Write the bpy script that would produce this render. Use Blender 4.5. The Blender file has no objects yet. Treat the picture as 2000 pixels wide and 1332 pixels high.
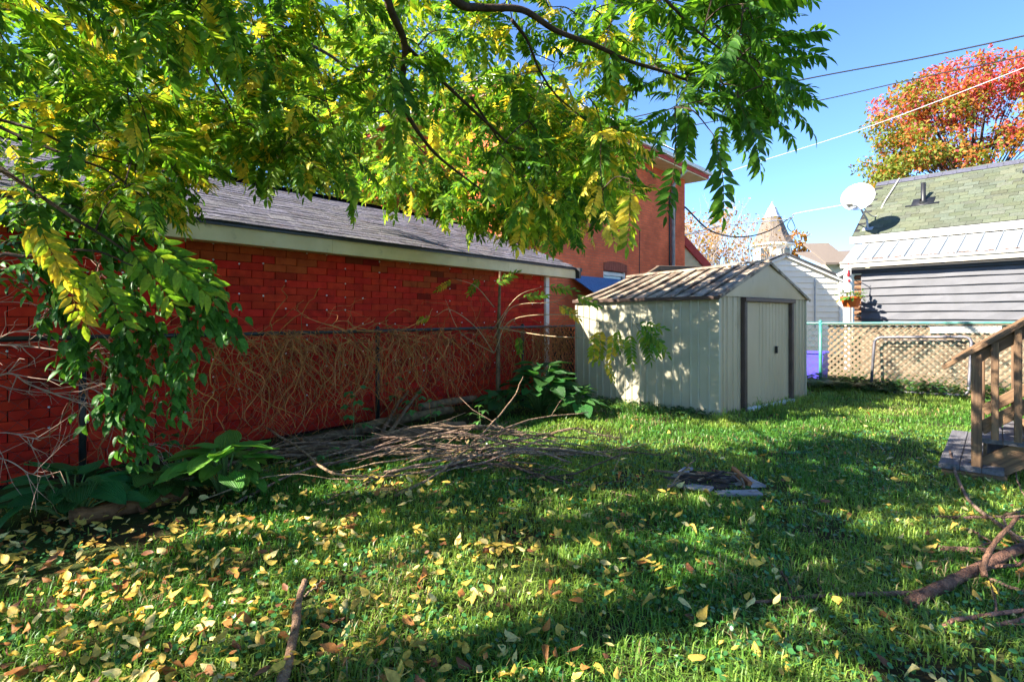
import bpy, math, random
import numpy as np
from mathutils import Vector, Matrix
random.seed(7); RNG = np.random.default_rng(7)
scene = bpy.context.scene
COL = scene.collection
R = math.radians
# ------------------------------------------------------------------ camera, sky, sun, exposure
H = 1.36; F = 1080.0; HY = 620.0                 # eye height, focal length and horizon line in photo pixels
cam = bpy.data.cameras.new('camera'); cam_o = bpy.data.objects.new('camera', cam); COL.objects.link(cam_o)
cam_o.location = (0, 0, H); cam_o.rotation_euler = (R(90), 0, 0)
cam.sensor_width = 36; cam.lens = 36 * F / 2000; cam.shift_y = (HY - 666) / 2000
cam.clip_start = 0.05; cam.clip_end = 900
scene.camera = cam_o
SUN_H = Vector((0.94, 0.33)).normalized(); SUN_EL = R(37)
SUN_L = Vector((SUN_H.x * math.cos(SUN_EL), SUN_H.y * math.cos(SUN_EL), -math.sin(SUN_EL)))
world = bpy.data.worlds.new('World'); scene.world = world; world.use_nodes = True
wn = world.node_tree.nodes; wl = world.node_tree.links
sky = wn.new('ShaderNodeTexSky'); sky.sky_type = 'NISHITA'; sky.sun_disc = False
sky.sun_elevation = SUN_EL; sky.sun_rotation = math.atan2(-SUN_H.x, -SUN_H.y)
sky.air_density = 1.0; sky.dust_density = 0.0; sky.ozone_density = 8.0; sky.altitude = 1500
wl.new(sky.outputs[0], wn['Background'].inputs[0]); wn['Background'].inputs[1].default_value = 0.095
sun = bpy.data.lights.new('sun', 'SUN'); sun.energy = 5.0; sun.angle = R(0.5); sun.color = (1, 0.93, 0.82)
sun_o = bpy.data.objects.new('sun', sun); COL.objects.link(sun_o)
sun_o.rotation_euler = SUN_L.to_track_quat('-Z', 'Y').to_euler(); sun_o.location = (-10, -4, 12)
scene.view_settings.view_transform = 'Standard'; scene.view_settings.look = 'None'
scene.view_settings.gamma = 1; scene.view_settings.use_curve_mapping = False
scene.view_settings.exposure = 2.0
scene.cycles.max_bounces = 6; scene.cycles.diffuse_bounces = 3; scene.cycles.glossy_bounces = 2; scene.cycles.transparent_max_bounces = 4
scene.cycles.use_adaptive_sampling = True; scene.cycles.adaptive_threshold = 0.03; scene.cycles.use_denoising = True
# ------------------------------------------------------------------ measuring: photo pixel + depth -> place
def P(x, y, Y): return Vector(((x - 1000) / F * Y, Y, H + (HY - y) / F * Y))
def G(x, y, z=0.0):
    Y = (H - z) * F / (y - HY); return Vector(((x - 1000) / F * Y, Y, z))
def V(*a): return Vector(a)
UP = V(0, 0, 1)
# ------------------------------------------------------------------ objects and tags
def tag(o, label, cat=None, group=None, kind=None):
    if label: o['label'] = label
    if cat: o['category'] = cat
    if group: o['group'] = group
    if kind: o['kind'] = kind
    return o
def root(name, loc, label, cat, group=None):
    o = bpy.data.objects.new(name, None); COL.objects.link(o); o.location = loc
    o.empty_display_size = 0.2
    return tag(o, label, cat, group)
def setpar(o, par):
    if par is not None:
        o.parent = par
        if par.type == 'EMPTY': o.matrix_parent_inverse = Matrix.Translation(-Vector(par.location))
        else: o.matrix_parent_inverse = par.matrix_basis.inverted()
    return o
def link(name, mesh, par=None, mw=None):
    o = bpy.data.objects.new(name, mesh); COL.objects.link(o)
    if mw is not None: o.matrix_basis = mw
    return setpar(o, par)
# ------------------------------------------------------------------ materials
def nd(nt, typ, **kw):
    n = nt.nodes.new(typ)
    for k, v in kw.items(): setattr(n, k, v)
    return n
def M(name, col, rough=0.75, col2=None, ns=6.0, bump=0.3, bs=60.0, src=None, metal=0.0, spec=0.3, coord='pos', st=(1, 1, 1), mixlo=0.35, mixhi=0.65, dirt=None, bd=0.01):
    """noise between two colours, optional tint (src 'obj' = object colour, 'attr' = face tint), fine relief, optional grime patches"""
    m = bpy.data.materials.new(name); m.use_nodes = True; nt = m.node_tree; L = nt.links
    b = nt.nodes['Principled BSDF']
    if coord == 'pos': c = nd(nt, 'ShaderNodeNewGeometry').outputs['Position']
    else:
        tc = nd(nt, 'ShaderNodeTexCoord'); oi = nd(nt, 'ShaderNodeObjectInfo'); ad = nd(nt, 'ShaderNodeVectorMath', operation='MULTIPLY_ADD')
        cb = nd(nt, 'ShaderNodeCombineXYZ'); 
        for i in range(3): L.new(oi.outputs['Random'], cb.inputs[i])
        ad.inputs[1].default_value = (17, 31, 23); L.new(cb.outputs[0], ad.inputs[0]); L.new(tc.outputs['Object'], ad.inputs[2]); c = ad.outputs[0]
    mp = nd(nt, 'ShaderNodeMapping'); mp.inputs['Scale'].default_value = st; L.new(c, mp.inputs[0]); c = mp.outputs[0]
    n1 = nd(nt, 'ShaderNodeTexNoise'); n1.inputs['Scale'].default_value = ns; n1.inputs['Detail'].default_value = 6; L.new(c, n1.inputs['Vector'])
    mr = nd(nt, 'ShaderNodeMapRange'); mr.inputs[1].default_value = mixlo; mr.inputs[2].default_value = mixhi; L.new(n1.outputs[0], mr.inputs[0])
    col2 = col2 or tuple(x * 0.72 for x in col)
    mx = nd(nt, 'ShaderNodeMix', data_type='RGBA'); mx.inputs[6].default_value = (*col2, 1); mx.inputs[7].default_value = (*col, 1); L.new(mr.outputs[0], mx.inputs[0])
    out = mx.outputs[2]
    if src:
        if src == 'obj': s = nd(nt, 'ShaderNodeObjectInfo').outputs['Color']
        else: s = nd(nt, 'ShaderNodeAttribute', attribute_name='tint').outputs['Color']
        mu = nd(nt, 'ShaderNodeMix', data_type='RGBA', blend_type='MULTIPLY'); mu.inputs[0].default_value = 1; L.new(out, mu.inputs[6]); L.new(s, mu.inputs[7]); out = mu.outputs[2]
    if dirt:
        dcol, dscale, lo, hi = dirt
        n3 = nd(nt, 'ShaderNodeTexNoise'); n3.inputs['Scale'].default_value = dscale; n3.inputs['Detail'].default_value = 8; n3.inputs['Roughness'].default_value = 0.65; L.new(c, n3.inputs['Vector'])
        m3 = nd(nt, 'ShaderNodeMapRange'); m3.inputs[1].default_value = lo; m3.inputs[2].default_value = hi; L.new(n3.outputs[0], m3.inputs[0])
        x3 = nd(nt, 'ShaderNodeMix', data_type='RGBA'); x3.inputs[7].default_value = (*dcol, 1); L.new(m3.outputs[0], x3.inputs[0]); L.new(out, x3.inputs[6]); out = x3.outputs[2]
    L.new(out, b.inputs['Base Color'])
    b.inputs['Roughness'].default_value = rough; b.inputs['Metallic'].default_value = metal; b.inputs['Specular IOR Level'].default_value = spec
    if bump:
        n2 = nd(nt, 'ShaderNodeTexNoise'); n2.inputs['Scale'].default_value = bs; n2.inputs['Detail'].default_value = 4; L.new(c, n2.inputs['Vector'])
        bp = nd(nt, 'ShaderNodeBump'); bp.inputs['Strength'].default_value = bump; bp.inputs['Distance'].default_value = bd; L.new(n2.outputs[0], bp.inputs['Height']); L.new(bp.outputs[0], b.inputs['Normal'])
    return m
def leafmat(name, trans=0.45, gloss=0.35, tcol=(1.25, 1.15, 0.6), spec=0.35, spots=True, veins=False, src='attr'):
    m = bpy.data.materials.new(name); m.use_nodes = True; nt = m.node_tree; L = nt.links
    b = nt.nodes['Principled BSDF']; out = nt.nodes['Material Output']
    at = nd(nt, 'ShaderNodeAttribute', attribute_name='tint').outputs['Color'] if src == 'attr' else nd(nt, 'ShaderNodeObjectInfo').outputs['Color']
    geo = nd(nt, 'ShaderNodeNewGeometry')
    c = at
    if spots:
        n = nd(nt, 'ShaderNodeTexNoise'); n.inputs['Scale'].default_value = 70; n.inputs['Detail'].default_value = 3; L.new(geo.outputs['Position'], n.inputs['Vector'])
        mr = nd(nt, 'ShaderNodeMapRange'); mr.inputs[1].default_value = 0.3; mr.inputs[2].default_value = 0.7; mr.inputs[3].default_value = 0.7; mr.inputs[4].default_value = 1.2; L.new(n.outputs[0], mr.inputs[0])
        mu = nd(nt, 'ShaderNodeVectorMath', operation='SCALE'); L.new(at, mu.inputs[0]); L.new(mr.outputs[0], mu.inputs['Scale']); c = mu.outputs[0]
        n2 = nd(nt, 'ShaderNodeTexNoise'); n2.inputs['Scale'].default_value = 160; L.new(geo.outputs['Position'], n2.inputs['Vector'])
        m2 = nd(nt, 'ShaderNodeMapRange'); m2.inputs[1].default_value = 0.70; m2.inputs[2].default_value = 0.76; L.new(n2.outputs[0], m2.inputs[0])
        x2 = nd(nt, 'ShaderNodeMix', data_type='RGBA'); x2.inputs[7].default_value = (0.06, 0.03, 0.012, 1); L.new(m2.outputs[0], x2.inputs[0]); L.new(c, x2.inputs[6]); c = x2.outputs[2]
    L.new(c, b.inputs['Base Color']); b.inputs['Roughness'].default_value = gloss; b.inputs['Specular IOR Level'].default_value = spec
    if veins:
        uv = nd(nt, 'ShaderNodeUVMap'); 
        sp = nd(nt, 'ShaderNodeSeparateXYZ'); L.new(uv.outputs[0], sp.inputs[0])
        ab = nd(nt, 'ShaderNodeMath', operation='ABSOLUTE'); L.new(sp.outputs[1], ab.inputs[0])
        sb = nd(nt, 'ShaderNodeMath', operation='MULTIPLY_ADD'); L.new(ab.outputs[0], sb.inputs[0]); sb.inputs[1].default_value = 46; sb.inputs[2].default_value = 0
        ss = nd(nt, 'ShaderNodeMath', operation='SINE'); L.new(sb.outputs[0], ss.inputs[0])
        bp = nd(nt, 'ShaderNodeBump'); bp.inputs['Strength'].default_value = 0.6; bp.inputs['Distance'].default_value = 0.008; L.new(ss.outputs[0], bp.inputs['Height']); L.new(bp.outputs[0], b.inputs['Normal'])
    tr = nd(nt, 'ShaderNodeBsdfTranslucent'); mv = nd(nt, 'ShaderNodeVectorMath', operation='MULTIPLY'); mv.inputs[1].default_value = tcol
    L.new(c, mv.inputs[0]); L.new(mv.outputs[0], tr.inputs[0])
    ms = nd(nt, 'ShaderNodeMixShader'); ms.inputs[0].default_value = trans
    L.new(b.outputs[0], ms.inputs[1]); L.new(tr.outputs[0], ms.inputs[2]); L.new(ms.outputs[0], out.inputs[0])
    return m
# ------------------------------------------------------------------ mesh building
class MB:
    def __init__(s): s.v = []; s.f = []; s.c = []; s.cur = (1, 1, 1)
    def face(s, pts):
        n = len(s.v); s.v += [tuple(p) for p in pts]; s.f.append(tuple(range(n, n + len(pts)))); s.c.append(s.cur); return s
    def raw(s, vs, fs):
        n = len(s.v); s.v += [tuple(p) for p in vs]
        for f in fs: s.f.append(tuple(n + i for i in f)); s.c.append(s.cur)
        return s
    def box(s, c, ax, ay, az):
        """box round centre c with half-axis vectors"""
        c = Vector(c); vs = [c + ax * i + ay * j + az * k for i in (-1, 1) for j in (-1, 1) for k in (-1, 1)]
        fs = [(0, 1, 3, 2), (4, 6, 7, 5), (0, 4, 5, 1), (2, 3, 7, 6), (0, 2, 6, 4), (1, 5, 7, 3)]
        if ax.cross(ay).dot(az) < 0: fs = [f[::-1] for f in fs]
        return s.raw(vs, fs)
    def slab(s, pts, d):
        """polygon pts thickened by vector d"""
        n = len(pts); vs = [Vector(p) for p in pts] + [Vector(p) + d for p in pts]
        fs = [tuple(range(n))[::-1], tuple(range(n, 2 * n))] + [(i, (i + 1) % n, n + (i + 1) % n, n + i) for i in range(n)]
        return s.raw(vs, fs)
    def tube(s, pts, rad, sides=6, cap=True, squash=1.0):
        pts = [Vector(p) for p in pts]; n = len(pts)
        if not hasattr(rad, '__len__'): rad = [rad] * n
        t0 = (pts[1] - pts[0]).normalized(); a = t0.orthogonal().normalized(); vs = []
        for i in range(n):
            t = (pts[min(i + 1, n - 1)] - pts[max(i - 1, 0)]).normalized()
            a = (a - t * a.dot(t)).normalized(); b = t.cross(a)
            for k in range(sides):
                th = 2 * math.pi * k / sides; vs.append(pts[i] + (a * math.cos(th) + b * math.sin(th) * squash) * rad[i])
        fs = [(i * sides + k, i * sides + (k + 1) % sides, (i + 1) * sides + (k + 1) % sides, (i + 1) * sides + k) for i in range(n - 1) for k in range(sides)]
        if cap: fs += [tuple(range(sides))[::-1], tuple(range((n - 1) * sides, n * sides))]
        return s.raw(vs, fs)
    def lathe(s, c, prof, sides=16, ax=None, rot=0):
        c = Vector(c); z = (ax or UP).normalized(); x = z.orthogonal().normalized(); y = z.cross(x); vs = []
        for r, h in prof:
            for k in range(sides):
                th = 2 * math.pi * k / sides + rot; vs.append(c + z * h + (x * math.cos(th) + y * math.sin(th)) * r)
        n = len(prof)
        fs = [(i * sides + k, i * sides + (k + 1) % sides, (i + 1) * sides + (k + 1) % sides, (i + 1) * sides + k) for i in range(n - 1) for k in range(sides)]
        return s.raw(vs, fs)
    def mesh(s, name, mat, smooth=False):
        me = bpy.data.meshes.new(name); me.from_pydata(s.v, [], s.f); me.materials.append(mat)
        if any(c != (1, 1, 1) for c in s.c):
            ca = me.color_attributes.new('tint', 'FLOAT_COLOR', 'CORNER'); a = []
            for f, c in zip(s.f, s.c): a += [c[0], c[1], c[2], 1.0] * len(f)
            ca.data.foreach_set('color', a)
        if smooth: me.polygons.foreach_set('use_smooth', [True] * len(me.polygons))
        return me
    def build(s, name, mat, par=None, smooth=False): return link(name, s.mesh(name, mat, smooth), par)
def npmesh(name, verts, tris, cols, mat, smooth=True):
    me = bpy.data.meshes.new(name); nv = len(verts); nt = len(tris)
    me.vertices.add(nv); me.vertices.foreach_set('co', np.ascontiguousarray(verts, np.float32).ravel())
    me.loops.add(nt * 3); me.loops.foreach_set('vertex_index', np.ascontiguousarray(tris, np.int32).ravel())
    me.polygons.add(nt); me.polygons.foreach_set('loop_start', np.arange(0, nt * 3, 3, dtype=np.int32))
    if smooth: me.polygons.foreach_set('use_smooth', np.ones(nt, bool))
    me.update(calc_edges=True)
    if cols is not None:
        ca = me.color_attributes.new('tint', 'FLOAT_COLOR', 'POINT')
        c4 = np.ones((nv, 4), np.float32); c4[:, :3] = cols; ca.data.foreach_set('color', c4.ravel())
    me.materials.append(mat); return me
def scatter(tv, tt, Rm, pos, cols, tcol=None):
    """template (tv, tt) placed N times: Rm (N,3,3) columns are axes, cols (N,3); returns arrays"""
    N = len(pos); n = len(tv)
    v = np.einsum('nij,kj->nki', Rm, tv) + pos[:, None, :]
    t = (tt[None] + (np.arange(N) * n)[:, None, None]).reshape(-1, 3)
    c = np.repeat(cols[:, None, :], n, 1)
    if tcol is not None: c = c * tcol[None]
    return v.reshape(-1, 3), t, c.reshape(-1, 3)
def joinarr(parts):
    vs, ts, cs = [], [], []; o = 0
    for v, t, c in parts: vs.append(v); ts.append(t + o); cs.append(c); o += len(v)
    return np.concatenate(vs), np.concatenate(ts), np.concatenate(cs)
def frames(d, up, scale=None):
    """axes matrices: x along d, z near up"""
    d = d / np.linalg.norm(d, axis=1, keepdims=True)
    z = up - d * np.sum(d * up, 1, keepdims=True); nz = np.linalg.norm(z, axis=1, keepdims=True); z = np.where(nz < 1e-4, np.array([[0, 1, 0.0]]), z / np.maximum(nz, 1e-6))
    y = np.cross(z, d); m = np.stack([d, y, z], 2)
    if scale is not None: m = m * scale[:, None, None]
    return m
def leaf_t(W=0.4, fold=0.12, droop=0.15, st=((0.0, 0.06), (0.18, 0.78), (0.42, 1.0), (0.7, 0.68), (0.88, 0.28), (1.0, 0.0)), twist=0.0):
    v = []; t = []
    for i, (x, w) in enumerate(st):
        z = -droop * x * x; h = W / 2 * w; s = twist * x
        v += [(x, -h, z + fold * h - s * h), (x, 0, z), (x, h, z + fold * h + s * h)]
    for i in range(len(st) - 1):
        a = i * 3; b = a + 3
        for k in (0, 1):
            t.append((a + k, b + k, b + k + 1)); t.append((a + k, b + k + 1, a + k + 1))
    return np.array(v, float), np.array(t, int)
def plank(name, p0, p1, w, t, mat, par, up=None, ch=0.12, color=None):
    """board from p0 to p1, width w along 'up', thickness t, chamfered long edges; its own local axes run along the grain"""
    p0 = Vector(p0); p1 = Vector(p1); x = (p1 - p0); Ln = x.length; x.normalize(); u = Vector(up or UP); z = (u - x * u.dot(x)).normalized(); y = z.cross(x)
    key = (name, round(Ln, 3), round(w, 3), round(t, 3), mat.name)
    me = PL.get(key)
    if me is None:
        c = min(w, t) * ch; hw, ht, hl = w / 2, t / 2, Ln / 2
        prof = [(-ht + c, -hw), (ht - c, -hw), (ht, -hw + c), (ht, hw - c), (ht - c, hw), (-ht + c, hw), (-ht, hw - c), (-ht, -hw + c)]
        mb = MB(); vs = [(sx * hl, a, b) for sx in (-1, 1) for a, b in prof]
        fs = [(i, (i + 1) % 8, 8 + (i + 1) % 8, 8 + i) for i in range(8)]; fs = [f[::-1] for f in fs] + [tuple(range(8)), tuple(range(8, 16))[::-1]]
        fs = [f[::-1] for f in fs]
        mb.raw(vs, fs); me = mb.mesh(name, mat); PL[key] = me
    mw = Matrix.Translation((p0 + p1) / 2) @ Matrix((x, y, z)).transposed().to_4x4()
    o = link(name, me, par, mw)
    if color: o.color = (*color, 1)
    return o
PL = {}
def curve(pts, n=8):
    """smooth Catmull-Rom points through pts"""
    p = [Vector(a) for a in pts]; p = [p[0] * 2 - p[1]] + p + [p[-1] * 2 - p[-2]]; out = []
    for i in range(1, len(p) - 2):
        for k in range(n):
            t = k / n; a, b, c, d = p[i - 1], p[i], p[i + 1], p[i + 2]
            out.append(0.5 * ((2 * b) + (c - a) * t + (2 * a - 5 * b + 4 * c - d) * t * t + (3 * b - a - 3 * c + d) * t ** 3))
    out.append(p[-2]); return out
def jit(s): return V(random.uniform(-s, s), random.uniform(-s, s), random.uniform(-s, s))
def taper(r0, r1, n): return [r0 + (r1 - r0) * i / (n - 1) for i in range(n)]
# ================================================================== SETTING: ground
def ground_mat():
    m = bpy.data.materials.new('lawn_soil'); m.use_nodes = True; nt = m.node_tree; L = nt.links; b = nt.nodes['Principled BSDF']
    g = nd(nt, 'ShaderNodeNewGeometry'); n = nd(nt, 'ShaderNodeTexNoise'); n.inputs['Scale'].default_value = 1.6; n.inputs['Detail'].default_value = 8; L.new(g.outputs['Position'], n.inputs['Vector'])
    r = nd(nt, 'ShaderNodeValToRGB'); e = r.color_ramp.elements; e[0].position = 0.38; e[0].color = (0.045, 0.034, 0.016, 1); e[1].position = 0.6; e[1].color = (0.045, 0.075, 0.016, 1)
    L.new(n.outputs[0], r.inputs[0]); L.new(r.outputs[0], b.inputs['Base Color']); b.inputs['Roughness'].default_value = 0.95; b.inputs['Specular IOR Level'].default_value = 0.1
    n2 = nd(nt, 'ShaderNodeTexNoise'); n2.inputs['Scale'].default_value = 35; n2.inputs['Detail'].default_value = 6; L.new(g.outputs['Position'], n2.inputs['Vector'])
    bp = nd(nt, 'ShaderNodeBump'); bp.inputs['Strength'].default_value = 0.8; bp.inputs['Distance'].default_value = 0.03; L.new(n2.outputs[0], bp.inputs['Height']); L.new(bp.outputs[0], b.inputs['Normal'])
    return m
gm = MB(); gm.face([(-350, -60, 0), (350, -60, 0), (350, 500, 0), (-350, 500, 0)])
tag(gm.build('ground', ground_mat()), 'dark garden soil and lawn ground under the grass', kind='structure')
# ------------------------------------------------------------------ shared directions
UG = V(0.619, 0.785, 0); NG = V(-0.785, 0.619, 0)          # along the side boundary / away from the yard
F0 = V(-2.97, 4.94, 0)
def FS(s, off=0.0, z=0.0): return F0 + UG * s + NG * off + UP * z
# ================================================================== GARAGE
gar = root('garage', FS(3, 2.5), 'long low garage with red brick-pattern siding and grey shingle roof', 'garage')
m_backing = M('garage_backing', (0.055, 0.008, 0.006), 0.9, bump=0.4)
m_tile = M('red_siding', (0.60, 0.036, 0.015), 0.8, (0.48, 0.024, 0.011), ns=9, bump=0.6, bs=260, src='obj', spec=0.15, dirt=((0.10, 0.014, 0.008), 3.0, 0.56, 0.8))
m_tile_a = M('red_siding_far', (0.60, 0.036, 0.015), 0.8, (0.48, 0.024, 0.011), ns=9, bump=0.6, bs=260, src='attr', spec=0.15, dirt=((0.10, 0.014, 0.008), 3.0, 0.56, 0.8))
m_fascia = M('fascia_cream', (0.72, 0.60, 0.36), 0.6, (0.62, 0.50, 0.28), ns=3, bump=0.15, bs=30, dirt=((0.25, 0.22, 0.16), 7, 0.6, 0.85))
m_white = M('white_paint', (0.78, 0.77, 0.72), 0.55, (0.68, 0.67, 0.62), ns=4, bump=0.1, dirt=((0.4, 0.38, 0.33), 8, 0.62, 0.9))
m_black = M('black_metal', (0.02, 0.02, 0.022), 0.45, spec=0.5, bump=0.05)
m_nail = M('nail_head', (0.75, 0.73, 0.7), 0.4, bump=0)
GS0, GS1, GW = -5.0, 6.4, 0.5
wb = MB(); wb.slab([FS(GS0, GW + 0.02), FS(GS1, GW + 0.02), FS(GS1, GW + 0.02, 2.12), FS(GS0, GW + 0.02, 2.12)], NG * 0.12)
wb.slab([FS(GS1, GW + 0.14), FS(GS1, GW + 4.7), FS(GS1, GW + 4.7, 2.12), FS(GS1, GW + 2.4, 3.1), FS(GS1, GW + 0.14, 2.12)], UG * -0.1)
wb.slab([FS(GS0, GW + 4.7), FS(GS1 - 0.1, GW + 4.7), FS(GS1 - 0.1, GW + 4.7, 2.12), FS(GS0, GW + 4.7, 2.12)], NG * -0.1)
wall = wb.build('wall', m_backing, gar)
TW, TH = 0.262, 0.0835
tm = MB(); tm.raw([(x, y, z) for y, k in ((0, 1.0), (-0.012, 0.985)) for x, z in ((-TW / 2 * k + 0.003, -TH / 2 * k + 0.002), (TW / 2 * k - 0.003, -TH / 2 * k + 0.002), (TW / 2 * k - 0.003, TH / 2 * k - 0.002), (-TW / 2 * k + 0.003, TH / 2 * k - 0.002))],
   [(0, 1, 5, 4), (1, 2, 6, 5), (2, 3, 7, 6), (3, 0, 4, 7), (4, 5, 6, 7)])
tile_me = tm.mesh('siding_brick', m_tile)
cells = []
for r in range(25):
    z = 0.03 + TH * (r + 0.5); s = GS0 + (0.5 if r % 2 else 0.0) * TW
    while s < GS1 - TW * 0.4:
        cells.append((r, s + TW / 2, z)); s += TW
def tile_key(c):
    p = FS(c[1], GW, c[2]); return (0 if (c[2] > 1.17 and c[1] > -1.2) else 1, p.y)
cells.sort(key=tile_key)
rot_g = Matrix((UG, NG, UP)).transposed().to_4x4()
far = MB(); nl = MB()
for i, (r, s, z) in enumerate(cells):
    k = random.uniform(0.8, 1.08); top = max(0, min(1, (z - 1.75) / 0.3)) * (1 if 0.5 < s < 4.8 else 0.35)
    og = random.random() < top * 0.7                              # orange-brown tiles, more of them in the courses under the eave
    c = (k * 0.75, k * 2.9 * 0.75, k * 1.6 * 0.75) if og else (k, k * random.uniform(0.7, 1.3), k)
    if random.random() < 0.03: c = tuple(x * 0.5 for x in c)
    tilt = Matrix.Rotation(random.uniform(-0.012, 0.012), 4, 'Y') @ Matrix.Rotation(random.uniform(0.0, 0.05), 4, 'X')
    mw = Matrix.Translation(FS(s, GW - random.uniform(0.0, 0.004), z)) @ rot_g @ tilt
    if i < 300:
        o = link('siding_brick', tile_me, wall, mw); o.color = (*c, 1)
    else:
        far.cur = c; far.raw([mw @ v.co for v in tile_me.vertices], [tuple(p.vertices) for p in tile_me.polygons])
    if r % 2 == 0 and random.random() < 0.42 and z > 0.3:
        p = FS(s + TW * 0.48, GW - 0.017, z + TH * 0.42 + random.uniform(-0.02, 0.02)); nl.lathe(p, [(0.0095, -0.003), (0.0095, 0.003), (0.001, 0.005)], 6, -NG)
tag(far.build('siding_bricks', m_tile_a, wall), 'lower courses of dark red brick-pattern siding', kind='stuff')
tag(nl.build('nail_heads', m_nail, wall), 'small white nail heads dotted over the siding', kind='stuff')
for a, b in ((-5.2, 1.72), (1.723, 5.0), (5.003, 7.08)):
    plank('fascia_board', FS(a, 0.25, 2.185 + random.uniform(0, 0.004)), FS(b, 0.25, 2.19), 0.17, 0.03, m_fascia, gar)
sf = MB(); sf.slab([FS(-5.2, 0.27, 2.115), FS(7.05, 0.27, 2.115), FS(7.05, GW, 2.115), FS(-5.2, GW, 2.115)], UP * 0.015); sf.build('soffit', m_fascia, gar)
plank('corner_trim', FS(GS1 + 0.03, GW - 0.03, 0.02), FS(GS1 + 0.03, GW - 0.03, 2.11), 0.11, 0.06, m_white, gar, up=UG)
PITCH = math.atan(0.40); SL = NG * math.cos(PITCH) + UP * math.sin(PITCH); RN = UP * math.cos(PITCH) - NG * math.sin(PITCH); WR = 2.6 / math.cos(PITCH)
rf = MB(); E0 = FS(0, 0.22, 2.285)
def RS(s, t, h=0.0): return E0 + UG * s + SL * t + RN * h
rf.slab([RS(-5.3, 0), RS(7.1, 0), RS(7.1, WR), RS(-5.3, WR)], RN * 0.02)
SLb = NG * math.cos(PITCH) - UP * math.sin(PITCH)
rf.slab([RS(-5.3, WR), RS(7.1, WR), RS(7.1, WR) + SLb * WR, RS(-5.3, WR) + SLb * WR], RN * 0.02)
m_roofd = M('roof_felt', (0.03, 0.03, 0.033), 0.9, bump=0.5)
m_sh = M('grey_shingle', (0.19, 0.18, 0.20), 0.9, (0.10, 0.095, 0.11), ns=30, bump=0.9, bs=300, src='obj', spec=0.1, dirt=((0.10, 0.065, 0.04), 5, 0.55, 0.8))
m_sh_a = M('grey_shingle_far', (0.19, 0.18, 0.20), 0.9, (0.10, 0.095, 0.11), ns=30, bump=0.9, bs=300, src='attr', spec=0.1, dirt=((0.10, 0.065, 0.04), 5, 0.55, 0.8))
roof = rf.build('roof', m_roofd, gar)
def shingle_mesh(name, w, l, mat):
    mb = MB(); t = 0.010
    vs = [(-w / 2, 0, t), (w / 2, 0, t), (w / 2, l, 0.0), (-w / 2, l, 0.0), (-w / 2, 0, 0), (w / 2, 0, 0)]
    mb.raw(vs, [(0, 1, 2, 3), (4, 5, 1, 0), (5, 2, 1), (4, 0, 3)]); return mb.mesh(name, mat)
def lay_shingles(fn, X, Yv, Z, s0, s1, rows, w, ex, par, mat_o, mat_a, label, colr, key, lim=300):
    me = shingle_mesh('shingle', w - 0.008, ex * 1.35, mat_o); cl = []
    for r in range(rows):
        s = s0 + (0, 0.5, 0.2, 0.7)[r % 4] * w
        while s + w / 2 < s1: cl.append((r, s + w / 2)); s += w
    cl.sort(key=key); rest = MB(); rm = Matrix((X, Yv, Z)).transposed().to_4x4()
    for i, (r, s) in enumerate(cl):
        k = colr(); mw = Matrix.Translation(fn(s, r * ex + random.uniform(-0.006, 0.006), 0.022 + random.uniform(0, 0.004))) @ rm @ Matrix.Rotation(random.uniform(-0.012, 0.012), 4, 'Z') @ Matrix.Rotation(random.uniform(0, 0.03) if random.random() < 0.9 else 0.07, 4, 'X')
        if i < lim: o = link('shingle', me, par, mw); o.color = (*k, 1)
        else: rest.cur = k; rest.raw([mw @ v.co for v in me.vertices], [tuple(p.vertices) for p in me.polygons])
    if rest.v: tag(rest.build('shingles', mat_a, par), label, kind='stuff')
def cg():
    k = random.uniform(0.75, 1.25); return (k, k * 0.98, k * random.uniform(0.9, 1.05))
lay_shingles(RS, UG, SL, RN, -5.3, 7.1, 19, 0.30, 0.146, roof, m_sh, m_sh_a, 'far rows of weathered grey shingles', cg, lambda c: (0 if c[1] > -0.3 else 1, RS(c[1], c[0] * 0.146).y))
cp = MB(); cp.tube([RS(-5.3, WR, 0.035), RS(7.12, WR, 0.035)], 0.06, 6, squash=0.6); cp.build('ridge_cap', m_sh_a, roof)
de = MB(); de.box(FS(0.92, 0.222, 2.278), UG * 6.2, NG * 0.01, UP * 0.012); de.build('drip_edge', m_black, roof)
plank('rake_board', RS(7.115, 0.02, -0.085), RS(7.115, WR, -0.085), 0.15, 0.025, m_fascia, gar, up=RN)
gt = MB(); gt.box(FS(7.1, 0.2, 2.2), UG * 0.03, NG * 0.05, UP * 0.09); gt.box(FS(7.11, 0.2, 2.27), UG * 0.05, NG * 0.06, UP * 0.035); gt.build('gutter_end', m_black, gar)
# ================================================================== SIDE CHAIN LINK FENCE
m_fpost = M('dark_fence_coating', (0.012, 0.016, 0.014), 0.4, spec=0.5, bump=0.05)
m_wire = M('dark_wire', (0.018, 0.020, 0.018), 0.5, spec=0.4, bump=0)
def chainlink(org, u, ln, z0, z1, pitch, r, name, mat, par, lean=V(0, 0, 0)):
    mb = MB(); n = int(ln / pitch); rows = int((z1 - z0) / pitch); nrm = u.cross(UP)
    for k in range(n):
        pts = []
        for j in range(rows + 1):
            z = z0 + (z1 - z0) * j / rows; pts.append(org + u * ((k + (j + k) % 2) * pitch) + UP * z + lean * (z - z0) + nrm * (0.003 if j % 2 else -0.003))
        mb.tube(pts, r, 3, cap=False)
    return tag(mb.build(name, mat, par), 'diamond wire mesh', kind='stuff')
fn = root('chain_link_fence', FS(2, 0), 'dark chain link fence in front of the red garage wall', 'fence')
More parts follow.
